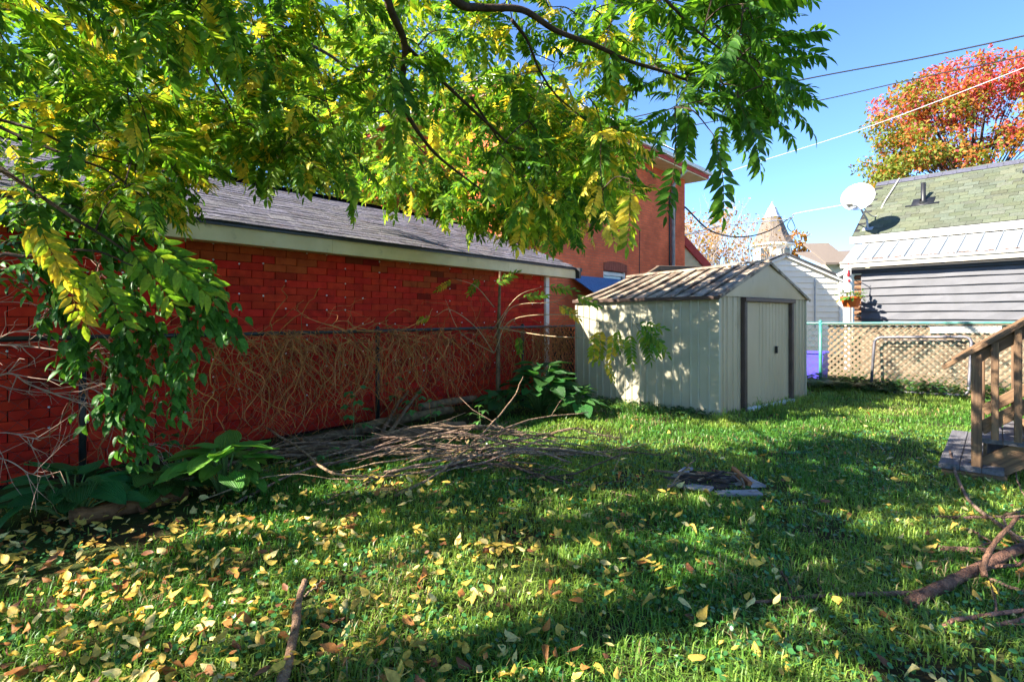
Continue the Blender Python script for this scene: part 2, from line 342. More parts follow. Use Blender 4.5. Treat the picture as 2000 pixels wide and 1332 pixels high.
for s in (-3.6, -0.7, 2.2, 5.1, 6.75):
    pb = MB(); pb.tube([FS(s, 0.02, -0.1), FS(s, 0.02, 1.22)], 0.026, 10); pb.lathe(FS(s, 0.02, 1.22), [(0.03, 0), (0.028, 0.02), (0.015, 0.035), (0.001, 0.04)], 10); pb.build('post', m_fpost, fn, True)
rb = MB(); rb.tube([FS(-5, 0, 1.2), FS(-2, 0, 1.205), FS(1, 0, 1.195), FS(4, 0, 1.2), FS(6.8, 0, 1.205)], 0.021, 8); rb.build('top_rail', m_fpost, fn, True)
chainlink(FS(-5, -0.02), UG, 11.8, 0.04, 1.2, 0.06, 0.0022, 'wire_mesh', m_wire, fn)
# dark lattice screen closing the gap between fence and shed
m_lat_d = M('dark_lattice', (0.035, 0.028, 0.026), 0.8, bump=0.3)
lg = root('dark_lattice_screen', FS(6.3, 0.06), 'small dark lattice screen in the gap left of the metal shed', 'lattice')
def lattice(name, fn, w, h, sp, sw, th, mat, par, colf=None):
    """crossed diagonal slats clipped to a w x h panel; fn(a, z, off) gives the place"""
    for sgn in (1, -1):
        c = -h
        while c < w + h:
            # line a = c + t (sgn 1) or a = c + h - t ; t = z
            pts = []
            for t in (0, h):
                a = c + t if sgn == 1 else c + h - t
                pts.append([a, t])
            (a0, t0), (a1, t1) = pts; da = a1 - a0
            lo, hi = 0.0, 1.0
            for lim_a, sg in ((0, 1), (w, -1)):
                if da * sg > 0: q = (lim_a - a0) / da; lo = max(lo, q)
                else: q = (lim_a - a0) / da; hi = min(hi, q)
            c += sp * math.sqrt(2)
            if hi - lo < 0.06: continue
            A = (a0 + da * lo, h * lo); B = (a0 + da * hi, h * hi)
            plank(name, fn(A[0], A[1], 0.0 if sgn == 1 else th * 1.05), fn(B[0], B[1], 0.0 if sgn == 1 else th * 1.05), sw, th, mat, par, up=UP, color=colf() if colf else None)
lattice('slat', lambda a, z, o: FS(6.02 + a, 0.06 + o, 0.06 + z), 0.72, 1.1, 0.075, 0.036, 0.008, m_lat_d, lg)
# dry vines hanging over the fence
m_vine = M('dry_vine', (0.52, 0.235, 0.07), 0.8, (0.27, 0.10, 0.035), ns=14, bump=0.2, src='attr')
vb = MB()
def vine(s, z, n, off, droop=1.0, r=None):
    p = FS(s, off, z); d = UG * random.gauss(0, 0.7) + UP * random.uniform(-1, 0.25) * droop - NG * random.uniform(0, .3); pts = [p.copy()]
    for i in range(n):
        d += UG * random.gauss(0, 0.5) + NG * random.gauss(0, 0.2) + UP * random.uniform(-0.55, 0.22) * droop
        if (p - F0).dot(NG) > 0.2: d -= NG * 0.6
        if (p - F0).dot(NG) < -0.35: d += NG * 0.5
        d.normalize(); p = p + d * random.uniform(0.045, 0.085)
        if p.z < 0.05: break
        pts.append(p.copy())
    if len(pts) > 3:
        k = random.uniform(0.65, 1.2); vb.cur = (k, k * random.uniform(0.85, 1.05), k * random.uniform(0.7, 1.1)); r = r or random.choice((0.0022, 0.0028, 0.0035, 0.0045, 0.007)); vb.tube(pts, taper(r, r * 0.55, len(pts)), 4, cap=False)
VC = [random.uniform(-0.5, 6.3) for i in range(26)]
for i in range(540):
    s = random.gauss(random.choice(VC), 0.09) if random.random() < 0.75 else random.choice((random.gauss(0.9, 0.55), random.gauss(1.7, 0.5), random.uniform(-0.6, 6.2), random.gauss(3.5, 0.4), random.gauss(5.7, 0.35)))
    if -1.5 < s < 6.45: vine(s, random.uniform(1.05, 1.24), random.randint(9, 22), random.uniform(-0.09, 0.03))
for i in range(70): vine(random.uniform(-0.8, 6.2), 1.2, random.randint(5, 10), random.uniform(-0.05, 0.03), random.choice((0.05, -0.25, -0.5)))
for i in range(60): vine(random.uniform(5.0, 6.6), random.uniform(0.9, 1.22), random.randint(9, 15), random.uniform(-0.08, 0.0), 1.2)
tag(vb.build('dead_vines', m_vine), 'tangle of dry brown vine stems hanging over the chain link fence', kind='stuff')
# ================================================================== METAL SHED
A = V(2.81, 7.53, 0); B = V(1.10, 9.35, 0); C = V(4.93, 9.30, 0); D = B + C - A
EV, PK = 1.65, 2.17
shed = root('metal_shed', (A + D) / 2, 'cream sheet metal garden shed with sliding door and gable roof', 'shed')
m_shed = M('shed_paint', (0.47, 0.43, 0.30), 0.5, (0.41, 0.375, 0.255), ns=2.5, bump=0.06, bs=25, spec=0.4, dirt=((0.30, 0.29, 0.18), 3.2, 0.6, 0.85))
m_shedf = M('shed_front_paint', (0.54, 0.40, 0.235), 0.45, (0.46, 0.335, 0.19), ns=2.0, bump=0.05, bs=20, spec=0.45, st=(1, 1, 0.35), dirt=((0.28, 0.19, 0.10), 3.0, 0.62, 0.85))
m_brown = M('brown_trim', (0.10, 0.062, 0.045), 0.5, bump=0.1, spec=0.4)
m_shroof = M('shed_roof_paint', (0.44, 0.33, 0.22), 0.65, (0.27, 0.215, 0.155), ns=4, bump=0.25, bs=40, dirt=((0.11, 0.075, 0.05), 3.6, 0.47, 0.60))
m_seam = M('roof_seam_grime', (0.10, 0.075, 0.055), 0.8, (0.19, 0.15, 0.11), ns=9, bump=0.3)
def panel(name, P0, P1, z0, z1, nrm, mat, par, rib=0.018, ribs=((0.04, 0.10),)):
    """sheet with folded vertical ribs; ribs given as spans (metres) from P0"""
    d = P1 - P0; L = d.length; d.normalize(); xs = [(0, 0)]
    for a, b in ribs: xs += [(a - 0.012, 0), (a, rib), (b, rib), (b + 0.012, 0)]
    xs.append((L, 0)); pr = [P0 + d * x + nrm * h for x, h in xs]
    mb = MB()
    zs = (z0, z1) if not isinstance(z1, (list, tuple)) else (z0, None)
    bot = [p + UP * z0 for p in pr]; top = [p + UP * z1 for p in pr]; n = len(pr)
    mb.raw(bot + top, [(i, i + 1, n + i + 1, n + i) for i in range(n - 1)])
    back = [p - nrm * 0.004 for p in bot + top]; mb.raw(back, [(n + i, n + i + 1, i + 1, i) for i in range(n - 1)])
    return mb.build(name, mat, par)
nS = V(-(B - A).y, (B - A).x, 0).normalized(); nS = nS if nS.y < 0 else -nS
nFt = V(-(C - A).y, (C - A).x, 0).normalized(); nFt = nFt if nFt.y < 0 else -nFt
dS = (B - A).normalized(); LS = (B - A).length; NP = 9
for i in range(NP):
    a = A + dS * (LS * i / NP + 0.002); b = A + dS * (LS * (i + 1) / NP - 0.002); tilt = random.uniform(-0.003, 0.003)
    panel('wall_panel', a + nS * tilt, b + nS * tilt, 0.02, EV - 0.02, nS, m_shed, shed, 0.012, ((0.012, 0.022), (0.13, 0.138)))
dF = (C - A).normalized(); LF = (C - A).length
def fr(t): return A + dF * (LF * t)
for t0, t1, rb_ in ((0.0, 0.115, ((0.11, 0.125), (0.22, 0.235))), (0.115, 0.225, ((0.06, 0.075), (0.20, 0.22))), (0.785, 0.89, ((0.08, 0.095), (0.2, 0.215))), (0.89, 1.0, ((0.06, 0.075), (0.18, 0.195)))):
    panel('front_panel', fr(t0) + dF * 0.002, fr(t1) - dF * 0.002, 0.02, EV, nFt, m_shedf, shed, 0.02, rb_)
bk = MB()                                                     # back and far side sheets
bk.slab([D, B, B + UP * EV, (B + D) / 2 + UP * (PK - 0.10), D + UP * EV], nFt * 0.01); bk.slab([C, D, D + UP * EV, C + UP * EV], nS * 0.01); bk.build('rear_sheets', m_shed, shed)
for t in (0.231, 0.779): plank('door_jamb', fr(t) + nFt * 0.035 + UP * 0.02, fr(t) + nFt * 0.035 + UP * 1.585, 0.075, 0.07, m_brown, shed, up=dF)
plank('door_header', fr(0.215) + nFt * 0.05 + UP * 1.615, fr(0.795) + nFt * 0.05 + UP * 1.615, 0.06, 0.08, m_brown, shed)
t0, t1 = 0.247, 0.763; dl = (fr(t1) - fr(t0)).length
door = panel('door', fr(t0) + nFt * 0.012, fr(t1) + nFt * 0.012, 0.05, 1.585, nFt, m_shedf, shed, 0.007, tuple((x, x + 0.02) for x in np.linspace(0.45, dl - 0.12, 9)))
hp = fr(0.60) + nFt * 0.03 + UP * 0.86
hb = MB(); hb.box(hp, dF * 0.030, nFt * 0.006, UP * 0.055); hb.box(hp + nFt * 0.012 - dF * 0.02, dF * 0.008, nFt * 0.012, UP * 0.05); hb.box(hp + nFt * 0.008 + UP * 0.048, dF * 0.03, nFt * 0.008, UP * 0.006); hb.build('handle', m_black, door)
plank('threshold', fr(0.24) + nFt * 0.05 + UP * 0.035, fr(0.78) + nFt * 0.05 + UP * 0.035, 0.05, 0.09, m_white, shed)
for p, q in ((A, nS * 0.5 + nFt * 0.5), (C, nFt * 0.7), (B, nS * 0.7)):
    qq = q.normalized(); cb = MB(); cb.slab([p + nS * 0.016 + nFt * 0.016, p + nS * 0.016 - nFt * 0.03 * 1, p - nFt * 0.03 - nS * 0.03, p - nS * 0.03 + nFt * 0.016], UP * (EV - 0.005)); cb.build('corner_trim', m_shed, shed)
# roof: sheets running eave to ridge on both slopes
pf = (A + C) / 2; pb_ = (B + D) / 2; oh = 0.06
def slope(e0, e1, r0, r1, n, nm):
    side = (e0 - r0); side.z = 0; side.normalize()
    for i in range(n):
        ta, tb = i / n + 0.001, (i + 1) / n - 0.001; w = lambda t, lo, hi: lo.lerp(hi, t)
        ea, eb, ra, rb2 = w(ta, e0, e1), w(tb, e0, e1), w(ta, r0, r1), w(tb, r0, r1)
        warp = random.uniform(-0.008, 0.010); ax = (eb - ea).normalized(); nn = ax.cross(ra - ea).normalized(); nn = nn if nn.z > 0 else -nn
        mb = MB(); rows = []; nseg = 6
        for k in range(nseg + 1):
            q = k / nseg; a = ea.lerp(ra, q); b = eb.lerp(rb2, q); sag = -0.014 * math.sin(q * 3.14) + random.uniform(-0.004, 0.004); hh = 0.024
            rows.append([a + nn * (sag), a + nn * (hh + warp * q), a + ax * 0.018 + nn * (hh + warp * q), a + ax * 0.028 + nn * sag, a.lerp(b, 0.5) + nn * (sag + random.uniform(-0.006, 0.006)), b + nn * sag])
        m_ = 6; vs = [p for r in rows for p in r]
        mb.raw(vs, [(k * m_ + j, k * m_ + j + 1, (k + 1) * m_ + j + 1, (k + 1) * m_ + j) for k in range(nseg) for j in range(m_ - 1)])
        mb.raw([p - nn * 0.004 for p in vs], [((k + 1) * m_ + j, (k + 1) * m_ + j + 1, k * m_ + j + 1, k * m_ + j) for k in range(nseg) for j in range(m_ - 1)])
        rs_ = mb.build(nm, m_shroof, shed)
        q0, q1 = random.uniform(0, .12), random.uniform(.86, 1.0); sm = MB(); sm.tube([ea.lerp(ra, q) + ax * (0.034 + random.uniform(-.006, .006)) + nn * (0.012 + random.uniform(0, .006)) for q in np.linspace(q0, q1, 7)], [random.uniform(.008, .016) for q in range(7)], 5); sm.build('seam', m_seam, rs_)
eA = A + nS * oh + nFt * 0.05 + UP * (EV - 0.01); eB = B + nS * oh - nFt * 0.05 + UP * (EV - 0.01); rA = pf + nFt * 0.05 + UP * (PK + 0.02); rB = pb_ - nFt * 0.05 + UP * (PK - 0.085)
slope(eA, eB, rA, rB, 11, 'roof_sheet')
eC = C - nS * oh + nFt * 0.05 + UP * (EV - 0.01); eD = D - nS * oh - nFt * 0.05 + UP * (EV - 0.01)
slope(eC, eD, rA, rB, 11, 'roof_sheet')
rc = MB(); rc.tube([rA.lerp(rB, q) + UP * (0.03 + 0.006 * math.sin(q * 9)) for q in np.linspace(0, 1, 9)], 0.035, 6, squash=0.5); rc.build('ridge_cap', m_shroof, shed)
plank('eave_trim', eA - UP * 0.012, eB - UP * 0.012, 0.05, 0.012, m_brown, shed)
gz = EV + 0.003
def gable(pa, pb2, pc, bul):
    mb = MB(); N = 6; idx = {}
    vs = []
    for i in range(N + 1):
        for j in range(N + 1 - i):
            u, v_ = i / N, j / N; w_ = 1 - u - v_; p = pa * w_ + pb2 * u + pc * v_
            vs.append(p + nFt * (0.03 + bul * math.sin(u * 3.14) * math.sin(v_ * 3.14) + random.uniform(-0.006, 0.006) * (u * v_ * w_ > 0))); idx[i, j] = len(vs) - 1
    fs = []
    for i in range(N):
        for j in range(N - i):
            fs.append((idx[i, j], idx[i + 1, j], idx[i, j + 1]))
            if i + j < N - 1: fs.append((idx[i + 1, j], idx[i + 1, j + 1], idx[i, j + 1]))
    mb.raw(vs, fs); mb.build('gable_panel', m_shedf, shed, True)
pk = pf + UP * (PK - 0.005); mid = pf + UP * gz
gable(A - dF * 0.05 + UP * gz, mid - dF * 0.003, pk - dF * 0.003, 0.02); gable(mid + dF * 0.003, C + dF * 0.05 + UP * gz, pk + dF * 0.003, 0.025)
for a, b in ((eA + nFt * 0.012, rA + nFt * 0.012), (rA + nFt * 0.012, eC + nFt * 0.012)): plank('gable_trim', a, b, 0.045, 0.012, m_shroof, shed)
# ================================================================== RED BRICK HOUSE
def brick_mat(name, c1, c2, mort, sc):
    m = bpy.data.materials.new(name); m.use_nodes = True; nt = m.node_tree; L = nt.links; b = nt.nodes['Principled BSDF']
    uv = nd(nt, 'ShaderNodeUVMap'); br = nd(nt, 'ShaderNodeTexBrick'); br.inputs['Scale'].default_value = 1.0
    br.inputs['Brick Width'].default_value = 0.215; br.inputs['Row Height'].default_value = 0.072; br.inputs['Mortar Size'].default_value = 0.006; br.inputs['Mortar Smooth'].default_value = 0.3
    br.inputs['Color1'].default_value = (*c1, 1); br.inputs['Color2'].default_value = (*c2, 1); br.inputs['Mortar'].default_value = (*mort, 1); L.new(uv.outputs[0], br.inputs['Vector'])
    n = nd(nt, 'ShaderNodeTexNoise'); n.inputs['Scale'].default_value = 1.3; n.inputs['Detail'].default_value = 7; g = nd(nt, 'ShaderNodeNewGeometry'); L.new(g.outputs['Position'], n.inputs['Vector'])
    mr = nd(nt, 'ShaderNodeMapRange'); mr.inputs[1].default_value = 0.3; mr.inputs[2].default_value = 0.7; mr.inputs[3].default_value = 0.75; mr.inputs[4].default_value = 1.2; L.new(n.outputs[0], mr.inputs[0])
    vm = nd(nt, 'ShaderNodeVectorMath', operation='SCALE'); L.new(br.outputs[0], vm.inputs[0]); L.new(mr.outputs[0], vm.inputs['Scale']); L.new(vm.outputs[0], b.inputs['Base Color'])
    bp = nd(nt, 'ShaderNodeBump'); bp.inputs['Strength'].default_value = 0.7; bp.inputs['Distance'].default_value = 0.02; bp.invert = True; L.new(br.outputs['Fac'], bp.inputs['Height']); L.new(bp.outputs[0], b.inputs['Normal'])
    b.inputs['Roughness'].default_value = 0.85; b.inputs['Specular IOR Level'].default_value = 0.2; return m
m_brick = brick_mat('house_brick', (0.82, 0.17, 0.062), (0.68, 0.13, 0.05), (0.50, 0.16, 0.09), 1)
def wallquad(mb_uv, name, mat, par):
    """list of (origin, dir, length, z0, z1, thickness-normal) panels with metric UVs"""
    me = bpy.data.meshes.new(name); vs = []; fs = []; uvs = []
    for o, d, L, z0, z1, nrm in mb_uv:
        n = len(vs); q = [o + UP * z0, o + d * L + UP * z0, o + d * L + UP * z1, o + UP * z1]; vs += [tuple(p) for p in q] + [tuple(p + nrm) for p in q]
        fl = [(0, 1, 2, 3), (5, 4, 7, 6), (4, 0, 3, 7), (1, 5, 6, 2), (3, 2, 6, 7), (4, 5, 1, 0)]
        uq = [(0, z0), (L, z0), (L, z1), (0, z1)]
        for f in fl:
            fs.append(tuple(n + i for i in f)); uvs += [uq[i % 4] for i in f]
    me.from_pydata(vs, [], fs); u = me.uv_layers.new(name='UVMap')
    for i, c in enumerate(uvs): u.data[i].uv = c
    me.materials.append(mat); return link(name, me, par)
HU = V(0.67, 0.742, 0).normalized(); HV = V(-0.742, 0.67, 0).normalized()     # along the yard-side wall / away from the yard
HC = V(5.75, 18.4, 0); HL = 8.9; HD = 6.6; HE = 5.95                           # far corner, wall length, depth, eave height
H0 = HC - HU * HL
house = root('red_brick_house', (H0 + HC + HV * HD) / 2, 'two-storey red brick house with cream eaves and a metal downpipe', 'house')
WIN = (3.95, 5.15, 1.0, 2.62)                                                   # ground-floor window: from, to, sill, head along the wall
a, b, c_, d_ = WIN
hw = wallquad([(H0, HU, a, 0, HE, HV * 0.25), (H0 + HU * a, HU, b - a, 0, c_, HV * 0.25), (H0 + HU * a, HU, b - a, d_, HE, HV * 0.25), (H0 + HU * b, HU, HL - b, 0, HE, HV * 0.25),
    (H0 + HV * 0.25, HV, HD - 0.25, 0, HE, HU * 0.25), (HC + HV * 0.25, HV, HD - 0.25, 0, HE, HU * -0.25)], 'wall', m_brick, house)
m_lintel = M('brick_arch', (0.34, 0.09, 0.05), 0.85, bump=0.5)
for i in range(13):
    q = H0 + HU * (a + 0.05 + (b - a - 0.1) * i / 12) - HV * 0.012 + UP * (d_ + 0.10)
    plank('arch_brick', q - UP * 0.1, q + UP * (0.11 + 0.05 * math.sin(math.pi * i / 12)), 0.085, 0.03, m_lintel, hw, up=HU)
m_glass = M('window_glass', (0.10, 0.13, 0.14), 0.08, bump=0, spec=0.8)
win = MB(); win.slab([H0 + HU * a + HV * 0.1 + UP * c_, H0 + HU * b + HV * 0.1 + UP * c_, H0 + HU * b + HV * 0.1 + UP * d_, H0 + HU * a + HV * 0.1 + UP * d_], HV * 0.02); win = win.build('window', m_glass, house)
for p0, p1 in ((H0 + HU * (a + 0.04) + UP * c_, H0 + HU * (a + 0.04) + UP * d_), (H0 + HU * (b - 0.04) + UP * c_, H0 + HU * (b - 0.04) + UP * d_)): plank('window_frame', p0 + HV * 0.07, p1 + HV * 0.07, 0.08, 0.05, m_white, win, up=HU)
for z in (c_ + 0.04, (c_ + d_) / 2, d_ - 0.08): plank('window_frame', H0 + HU * (a + 0.083) + UP * z + HV * 0.072, H0 + HU * (b - 0.083) + UP * z + HV * 0.072, 0.09, 0.05, m_white, win)
m_grey = M('grey_metal', (0.42, 0.44, 0.47), 0.35, spec=0.5, bump=0.05, metal=0.3)
m_redp = M('red_trim_paint', (0.50, 0.06, 0.045), 0.6, bump=0.1)
OH = 0.55
def ring(o, w, z0, z1, name, mat, inner):
    """band round the house at overhang o"""
    mb = MB(); p = [H0 - HU * o - HV * o, HC + HU * o - HV * o, HC + HU * o + HV * (HD + o), H0 - HU * o + HV * (HD + o)]
    i_ = [H0 - HU * inner - HV * inner, HC + HU * inner - HV * inner, HC + HU * inner + HV * (HD + inner), H0 - HU * inner + HV * (HD + inner)]
    for k in range(4):
        k2 = (k + 1) % 4; mb.slab([p[k] + UP * z0, p[k2] + UP * z0, i_[k2] + UP * z0, i_[k] + UP * z0], UP * (z1 - z0))
    return mb.build(name, mat, house)
ring(OH, 0, HE - 0.02, HE + 0.02, 'soffit', m_fascia, 0.003)
ring(OH + 0.03, 0, HE + 0.023, HE + 0.13, 'red_fascia', m_redp, 0.3)
ring(OH + 0.12, 0, HE + 0.133, HE + 0.25, 'gutter', m_white, 0.3)
m_hroof = M('house_roof', (0.20, 0.19, 0.20), 0.9, (0.13, 0.125, 0.13), ns=20, bump=0.6, bs=90)
hr = MB(); o = OH + 0.05; ze = HE + 0.26; zr = ze + 2.6
e = [H0 - HU * o - HV * o, HC + HU * o - HV * o, HC + HU * o + HV * (HD + o), H0 - HU * o + HV * (HD + o)]; e = [p + UP * ze for p in e]
r0 = H0 + HU * 3.2 + HV * HD / 2 + UP * zr; r1 = HC - HU * 3.2 + HV * HD / 2 + UP * zr
hr.raw(e + [r0, r1], [(0, 1, 5, 4), (1, 2, 5), (2, 3, 4, 5), (3, 0, 4), (0, 3, 2, 1)]); hroof = hr.build('roof', m_hroof, house)
m_solar = M('solar_glass', (0.035, 0.06, 0.12), 0.08, bump=0, spec=0.9); sx = HU; sy = (r0 - (e[0] + HU * 3.8)); sy = (HV * (HD / 2 + o) + UP * (zr - ze)).normalized(); sn = sx.cross(sy).normalized()
for i in range(5):
    q = e[0] + HU * (3.4 + i * 1.12) + sy * 1.05 + sn * 0.1; mb = MB(); mb.box(q, sx * 0.53, sy * 0.85, sn * 0.02); sp = mb.build('solar_panel', m_solar, hroof)
    for k in (-1, 1): plank('panel_frame', q + sx * 0.545 * k - sy * 0.86 + sn * 0.004, q + sx * 0.545 * k + sy * 0.86 + sn * 0.004, 0.05, 0.025, m_white, sp, up=sn)
def onw(pix, off):   # place on the yard-side wall seen at photo column pix
    k = (pix - 1000) / F; q = H0 - HV * off; s = (k * q.y - q.x) / (HU.x - k * HU.y); return q + HU * s
dp = onw(1315, 0.08); mb = MB(); mb.tube([dp + UP * 0.1, dp + UP * 5.55, dp - HV * 0.15 + UP * 5.75, dp - HV * 0.45 + UP * 5.98], 0.06, 8); mb.build('downpipe', m_grey, house, True)
dp2 = onw(1308, 0.03); mb = MB(); mb.tube([dp2 + UP * 0.1, dp2 + UP * 5.2, dp2 + UP * 5.5 + HU * 0.25, dp2 + HU * 0.4 + UP * 4.9, dp2 + HU * 0.36 + UP * 4.3], 0.022, 6); mb.build('conduit', m_black, house, True)
cr = onw(1249, 0.012); mb = MB(); mb.tube([cr + UP * 1.5, cr + UP * 3.1, cr + UP * 3.9 + HU * 0.02], 0.012, 5); mb.build('wall_cable', m_brown, house)
# upper windows on the yard-side wall, half hidden by leaves
for s in (1.3,):
    q = H0 + HU * s - HV * 0.012; mb = MB(); mb.box(q + UP * 4.3, HU * 0.45, HV * 0.01, UP * 0.8); w_ = mb.build('window', m_glass, house)
    for k in (-1, 1): plank('window_frame', q - HV * 0.02 + HU * 0.45 * k + UP * 3.5, q - HV * 0.02 + HU * 0.45 * k + UP * 5.1, 0.09, 0.04, m_white, w_, up=HU)
    for z in (3.5, 4.3, 5.1): plank('window_frame', q - HV * 0.022 - HU * 0.40 + UP * z, q - HV * 0.022 + HU * 0.40 + UP * z, 0.08, 0.04, m_white, w_)
# rear wing beyond the corner: cream gable with red rake
gA = HC + HU * 0.3 + HV * 0.15
ax_ = P(1337, 470, 18.9); bx_ = P(1385, 523, 18.9); mb = MB(); dv = (bx_ - ax_)
mb.slab([P(1330, 625, 18.95), P(1380, 625, 18.95), P(1380, 526, 18.95), P(1330, 468, 18.95)], V(0.2, 1.6, 0)); mb.build('rear_wing', m_fascia, house)
plank('rear_wing_rake', P(1333, 466, 18.9), P(1388, 527, 18.9), 0.24, 0.12, m_redp, house)
# blue shingled porch roof against the house wall
m_blue = M('blue_shingle', (0.09, 0.21, 0.38), 0.8, (0.06, 0.15, 0.29), ns=20, bump=0.5, bs=120)
pr = onw(1180, 0.0); mb = MB(); por = root('lean_to_roof', pr, 'small blue shingled roof poking up behind the metal shed', 'porch roof')
p1 = onw(1112, 0.02); p2 = onw(1262, 0.02); zt = H + (HY - 538) / F * p1.y; zt2 = zt
for i in range(7):
    q0, q1 = i / 7, (i + 1.15) / 7; f_ = lambda p, q: p - HV * 1.5 * (1 - q) + UP * (zt - 0.95 * (1 - q))
    mb = MB(); mb.slab([f_(p1, q0), f_(p2, q0), f_(p2, min(q1, 1)), f_(p1, min(q1, 1))], UP * (0.02 + 0.004 * (i % 2))); mb.build('shingle_row', m_blue, por)
for p in (p1, p2):
    q = p - HV * 1.4; plank('porch_post', q, q + UP * (zt - 0.95), 0.1, 0.1, m_white, por, up=HU)
# brown beam lying over the gap behind the shed roof
m_woodb = M('brown_beam', (0.17, 0.115, 0.075), 0.8, (0.10, 0.07, 0.045), ns=5, st=(0.3, 4, 4), coord='obj', bump=0.5)
bm = root('timber_beam_frame', P(1320, 735, 11.7), 'brown timber beam with a slanting brace behind the shed roof', 'beam')
plank('beam', P(1284, 524, 11.6), P(1405, 526, 12.6), 0.11, 0.09, m_woodb, bm); plank('brace', P(1256, 543, 11.3), P(1287, 523, 11.6), 0.09, 0.07, m_woodb, bm)
plank('beam_post', P(1395, 529, 12.55), V(P(1395, 529, 12.55).x, 12.55, 0), 0.09, 0.09, m_woodb, bm, up=HU); plank('beam_post', P(1290, 529, 11.68), V(P(1290, 529, 11.68).x, 11.68, 0), 0.09, 0.09, m_woodb, bm, up=HU)
# ================================================================== RIGHT NEIGHBOUR: green roof, metal porch roof, grey boards
RD = V(0.64, -0.77, 0).normalized(); RI = V(0.77, 0.64, 0).normalized()        # along the front towards us / into the house
rh = root('grey_sided_house', V(11.5, 14.5, 0), 'low house with green shingle roof, metal porch roof and dark grey siding', 'house')
RO = V(9.09, 14.8, 0); PW = 2.0; PR = 1.73; RL = 6.8
def RR(s, t, h=0.0):
    sl = (RI * PW + UP * PR).normalized(); nn = (UP * PW - RI * PR).normalized(); return RO + UP * 3.50 + RD * s + sl * t + nn * h
rsl = (RI * PW + UP * PR).normalized(); rnn = (UP * PW - RI * PR).normalized(); RT = math.hypot(PW, PR)
m_gsh = M('green_shingle', (0.12, 0.132, 0.09), 0.9, (0.095, 0.105, 0.072), ns=25, bump=0.8, bs=220, src='obj', spec=0.1, dirt=((0.10, 0.13, 0.05), 4, 0.6, 0.85))
m_gsh_a = M('green_shingle_far', (0.12, 0.132, 0.09), 0.9, (0.095, 0.105, 0.072), ns=25, bump=0.8, bs=220, src='attr', spec=0.1)
mb = MB(); mb.slab([RR(0, 0), RR(RL, 0), RR(RL, RT), RR(0, RT)], rnn * 0.02); r2 = (RI * PW - UP * PR); mb.slab([RR(0, RT), RR(RL, RT), RR(RL, RT) + r2, RR(0, RT) + r2], UP * 0.02)
groof = mb.build('roof', m_roofd, rh)
def cgr():
    k = random.uniform(0.82, 1.18); return (k * random.uniform(0.95, 1.05), k, k * random.uniform(0.9, 1.1))
lay_shingles(RR, RD, rsl, rnn, 0.0, RL, 18, 0.30, 0.148, groof, m_gsh, m_gsh_a, 'green shingles towards the far end of the roof', cgr, lambda c: c[1])
m_cap = M('ridge_shingle', (0.10, 0.10, 0.135), 0.9, (0.07, 0.07, 0.09), ns=20, bump=0.6, bs=200)
for i in range(22):
    s = i * 0.31; o = plank('ridge_cap', RR(s, RT - 0.09, 0.045), RR(s + 0.30, RT - 0.09, 0.038), 0.19, 0.014, m_cap, groof, up=rsl)
plank('fascia_board', RO + UP * 3.41 - RI * 0.03 - RD * 0.02, RO + UP * 3.41 + RD * RL - RI * 0.03, 0.18, 0.035, m_white, rh)
mb = MB(); mb.slab([RO + UP * 0 + RI * 0.25 + RD * 0.25, RO + RI * 0.25 + RD * RL, RO + RI * 0.25 + RD * RL + UP * 3.4, RO + RI * 0.25 + RD * 0.25 + UP * 3.4], RI * 0.1)
mb.slab([RO + RI * 0.35 + RD * 0.25, RO + RI * 3.8 + RD * 0.25, RO + RI * 3.8 + RD * 0.25 + UP * 3.4, RO + RI * 2.0 + RD * 0.25 + UP * 5.05, RO + RI * 0.35 + RD * 0.25 + UP * 3.45], RD * 0.1); mb.build('wall', m_fascia, rh)
mb = MB(); mb.slab([RO + UP * 3.33 + RI * 0.0, RO + UP * 3.33 + RD * RL, RO + UP * 3.33 + RD * RL + RI * 0.25, RO + UP * 3.33 + RI * 0.25], UP * 0.015); mb.build('soffit', m_white, rh)
plank('rake_board', RR(0.01, 0.0, -0.10), RR(0.01, RT, -0.10), 0.16, 0.025, m_white, rh, up=rnn)
vp = RR(1.35, 1.28, 0.0); mb = MB(); mb.lathe(vp - UP * 0.1, [(0.055, 0), (0.055, 0.62), (0.048, 0.62), (0.048, 0.4)], 12); mb.lathe(vp - UP * 0.02, [(0.13, 0), (0.10, 0.06), (0.062, 0.12)], 12, rnn); mb.box(vp - rsl * 0.14 + rnn * 0.042, RD * 0.36, rsl * 0.03, rnn * 0.005); mb.box(vp + rnn * 0.038, RD * 0.24, rsl * 0.16, rnn * 0.006); mb.build('vent_pipe', m_black, rh, True)
sk = RR(3.55, 2.2, 0.06); mb = MB(); mb.box(sk, RD * 0.35, rsl * 0.25, rnn * 0.06); skl = mb.build('skylight', M('skylight_frame', (0.12, 0.12, 0.15), 0.4, bump=0), rh); mb = MB(); mb.box(sk + rnn * 0.064, RD * 0.31, rsl * 0.21, rnn * 0.006); mb.build('pane', m_glass, skl)
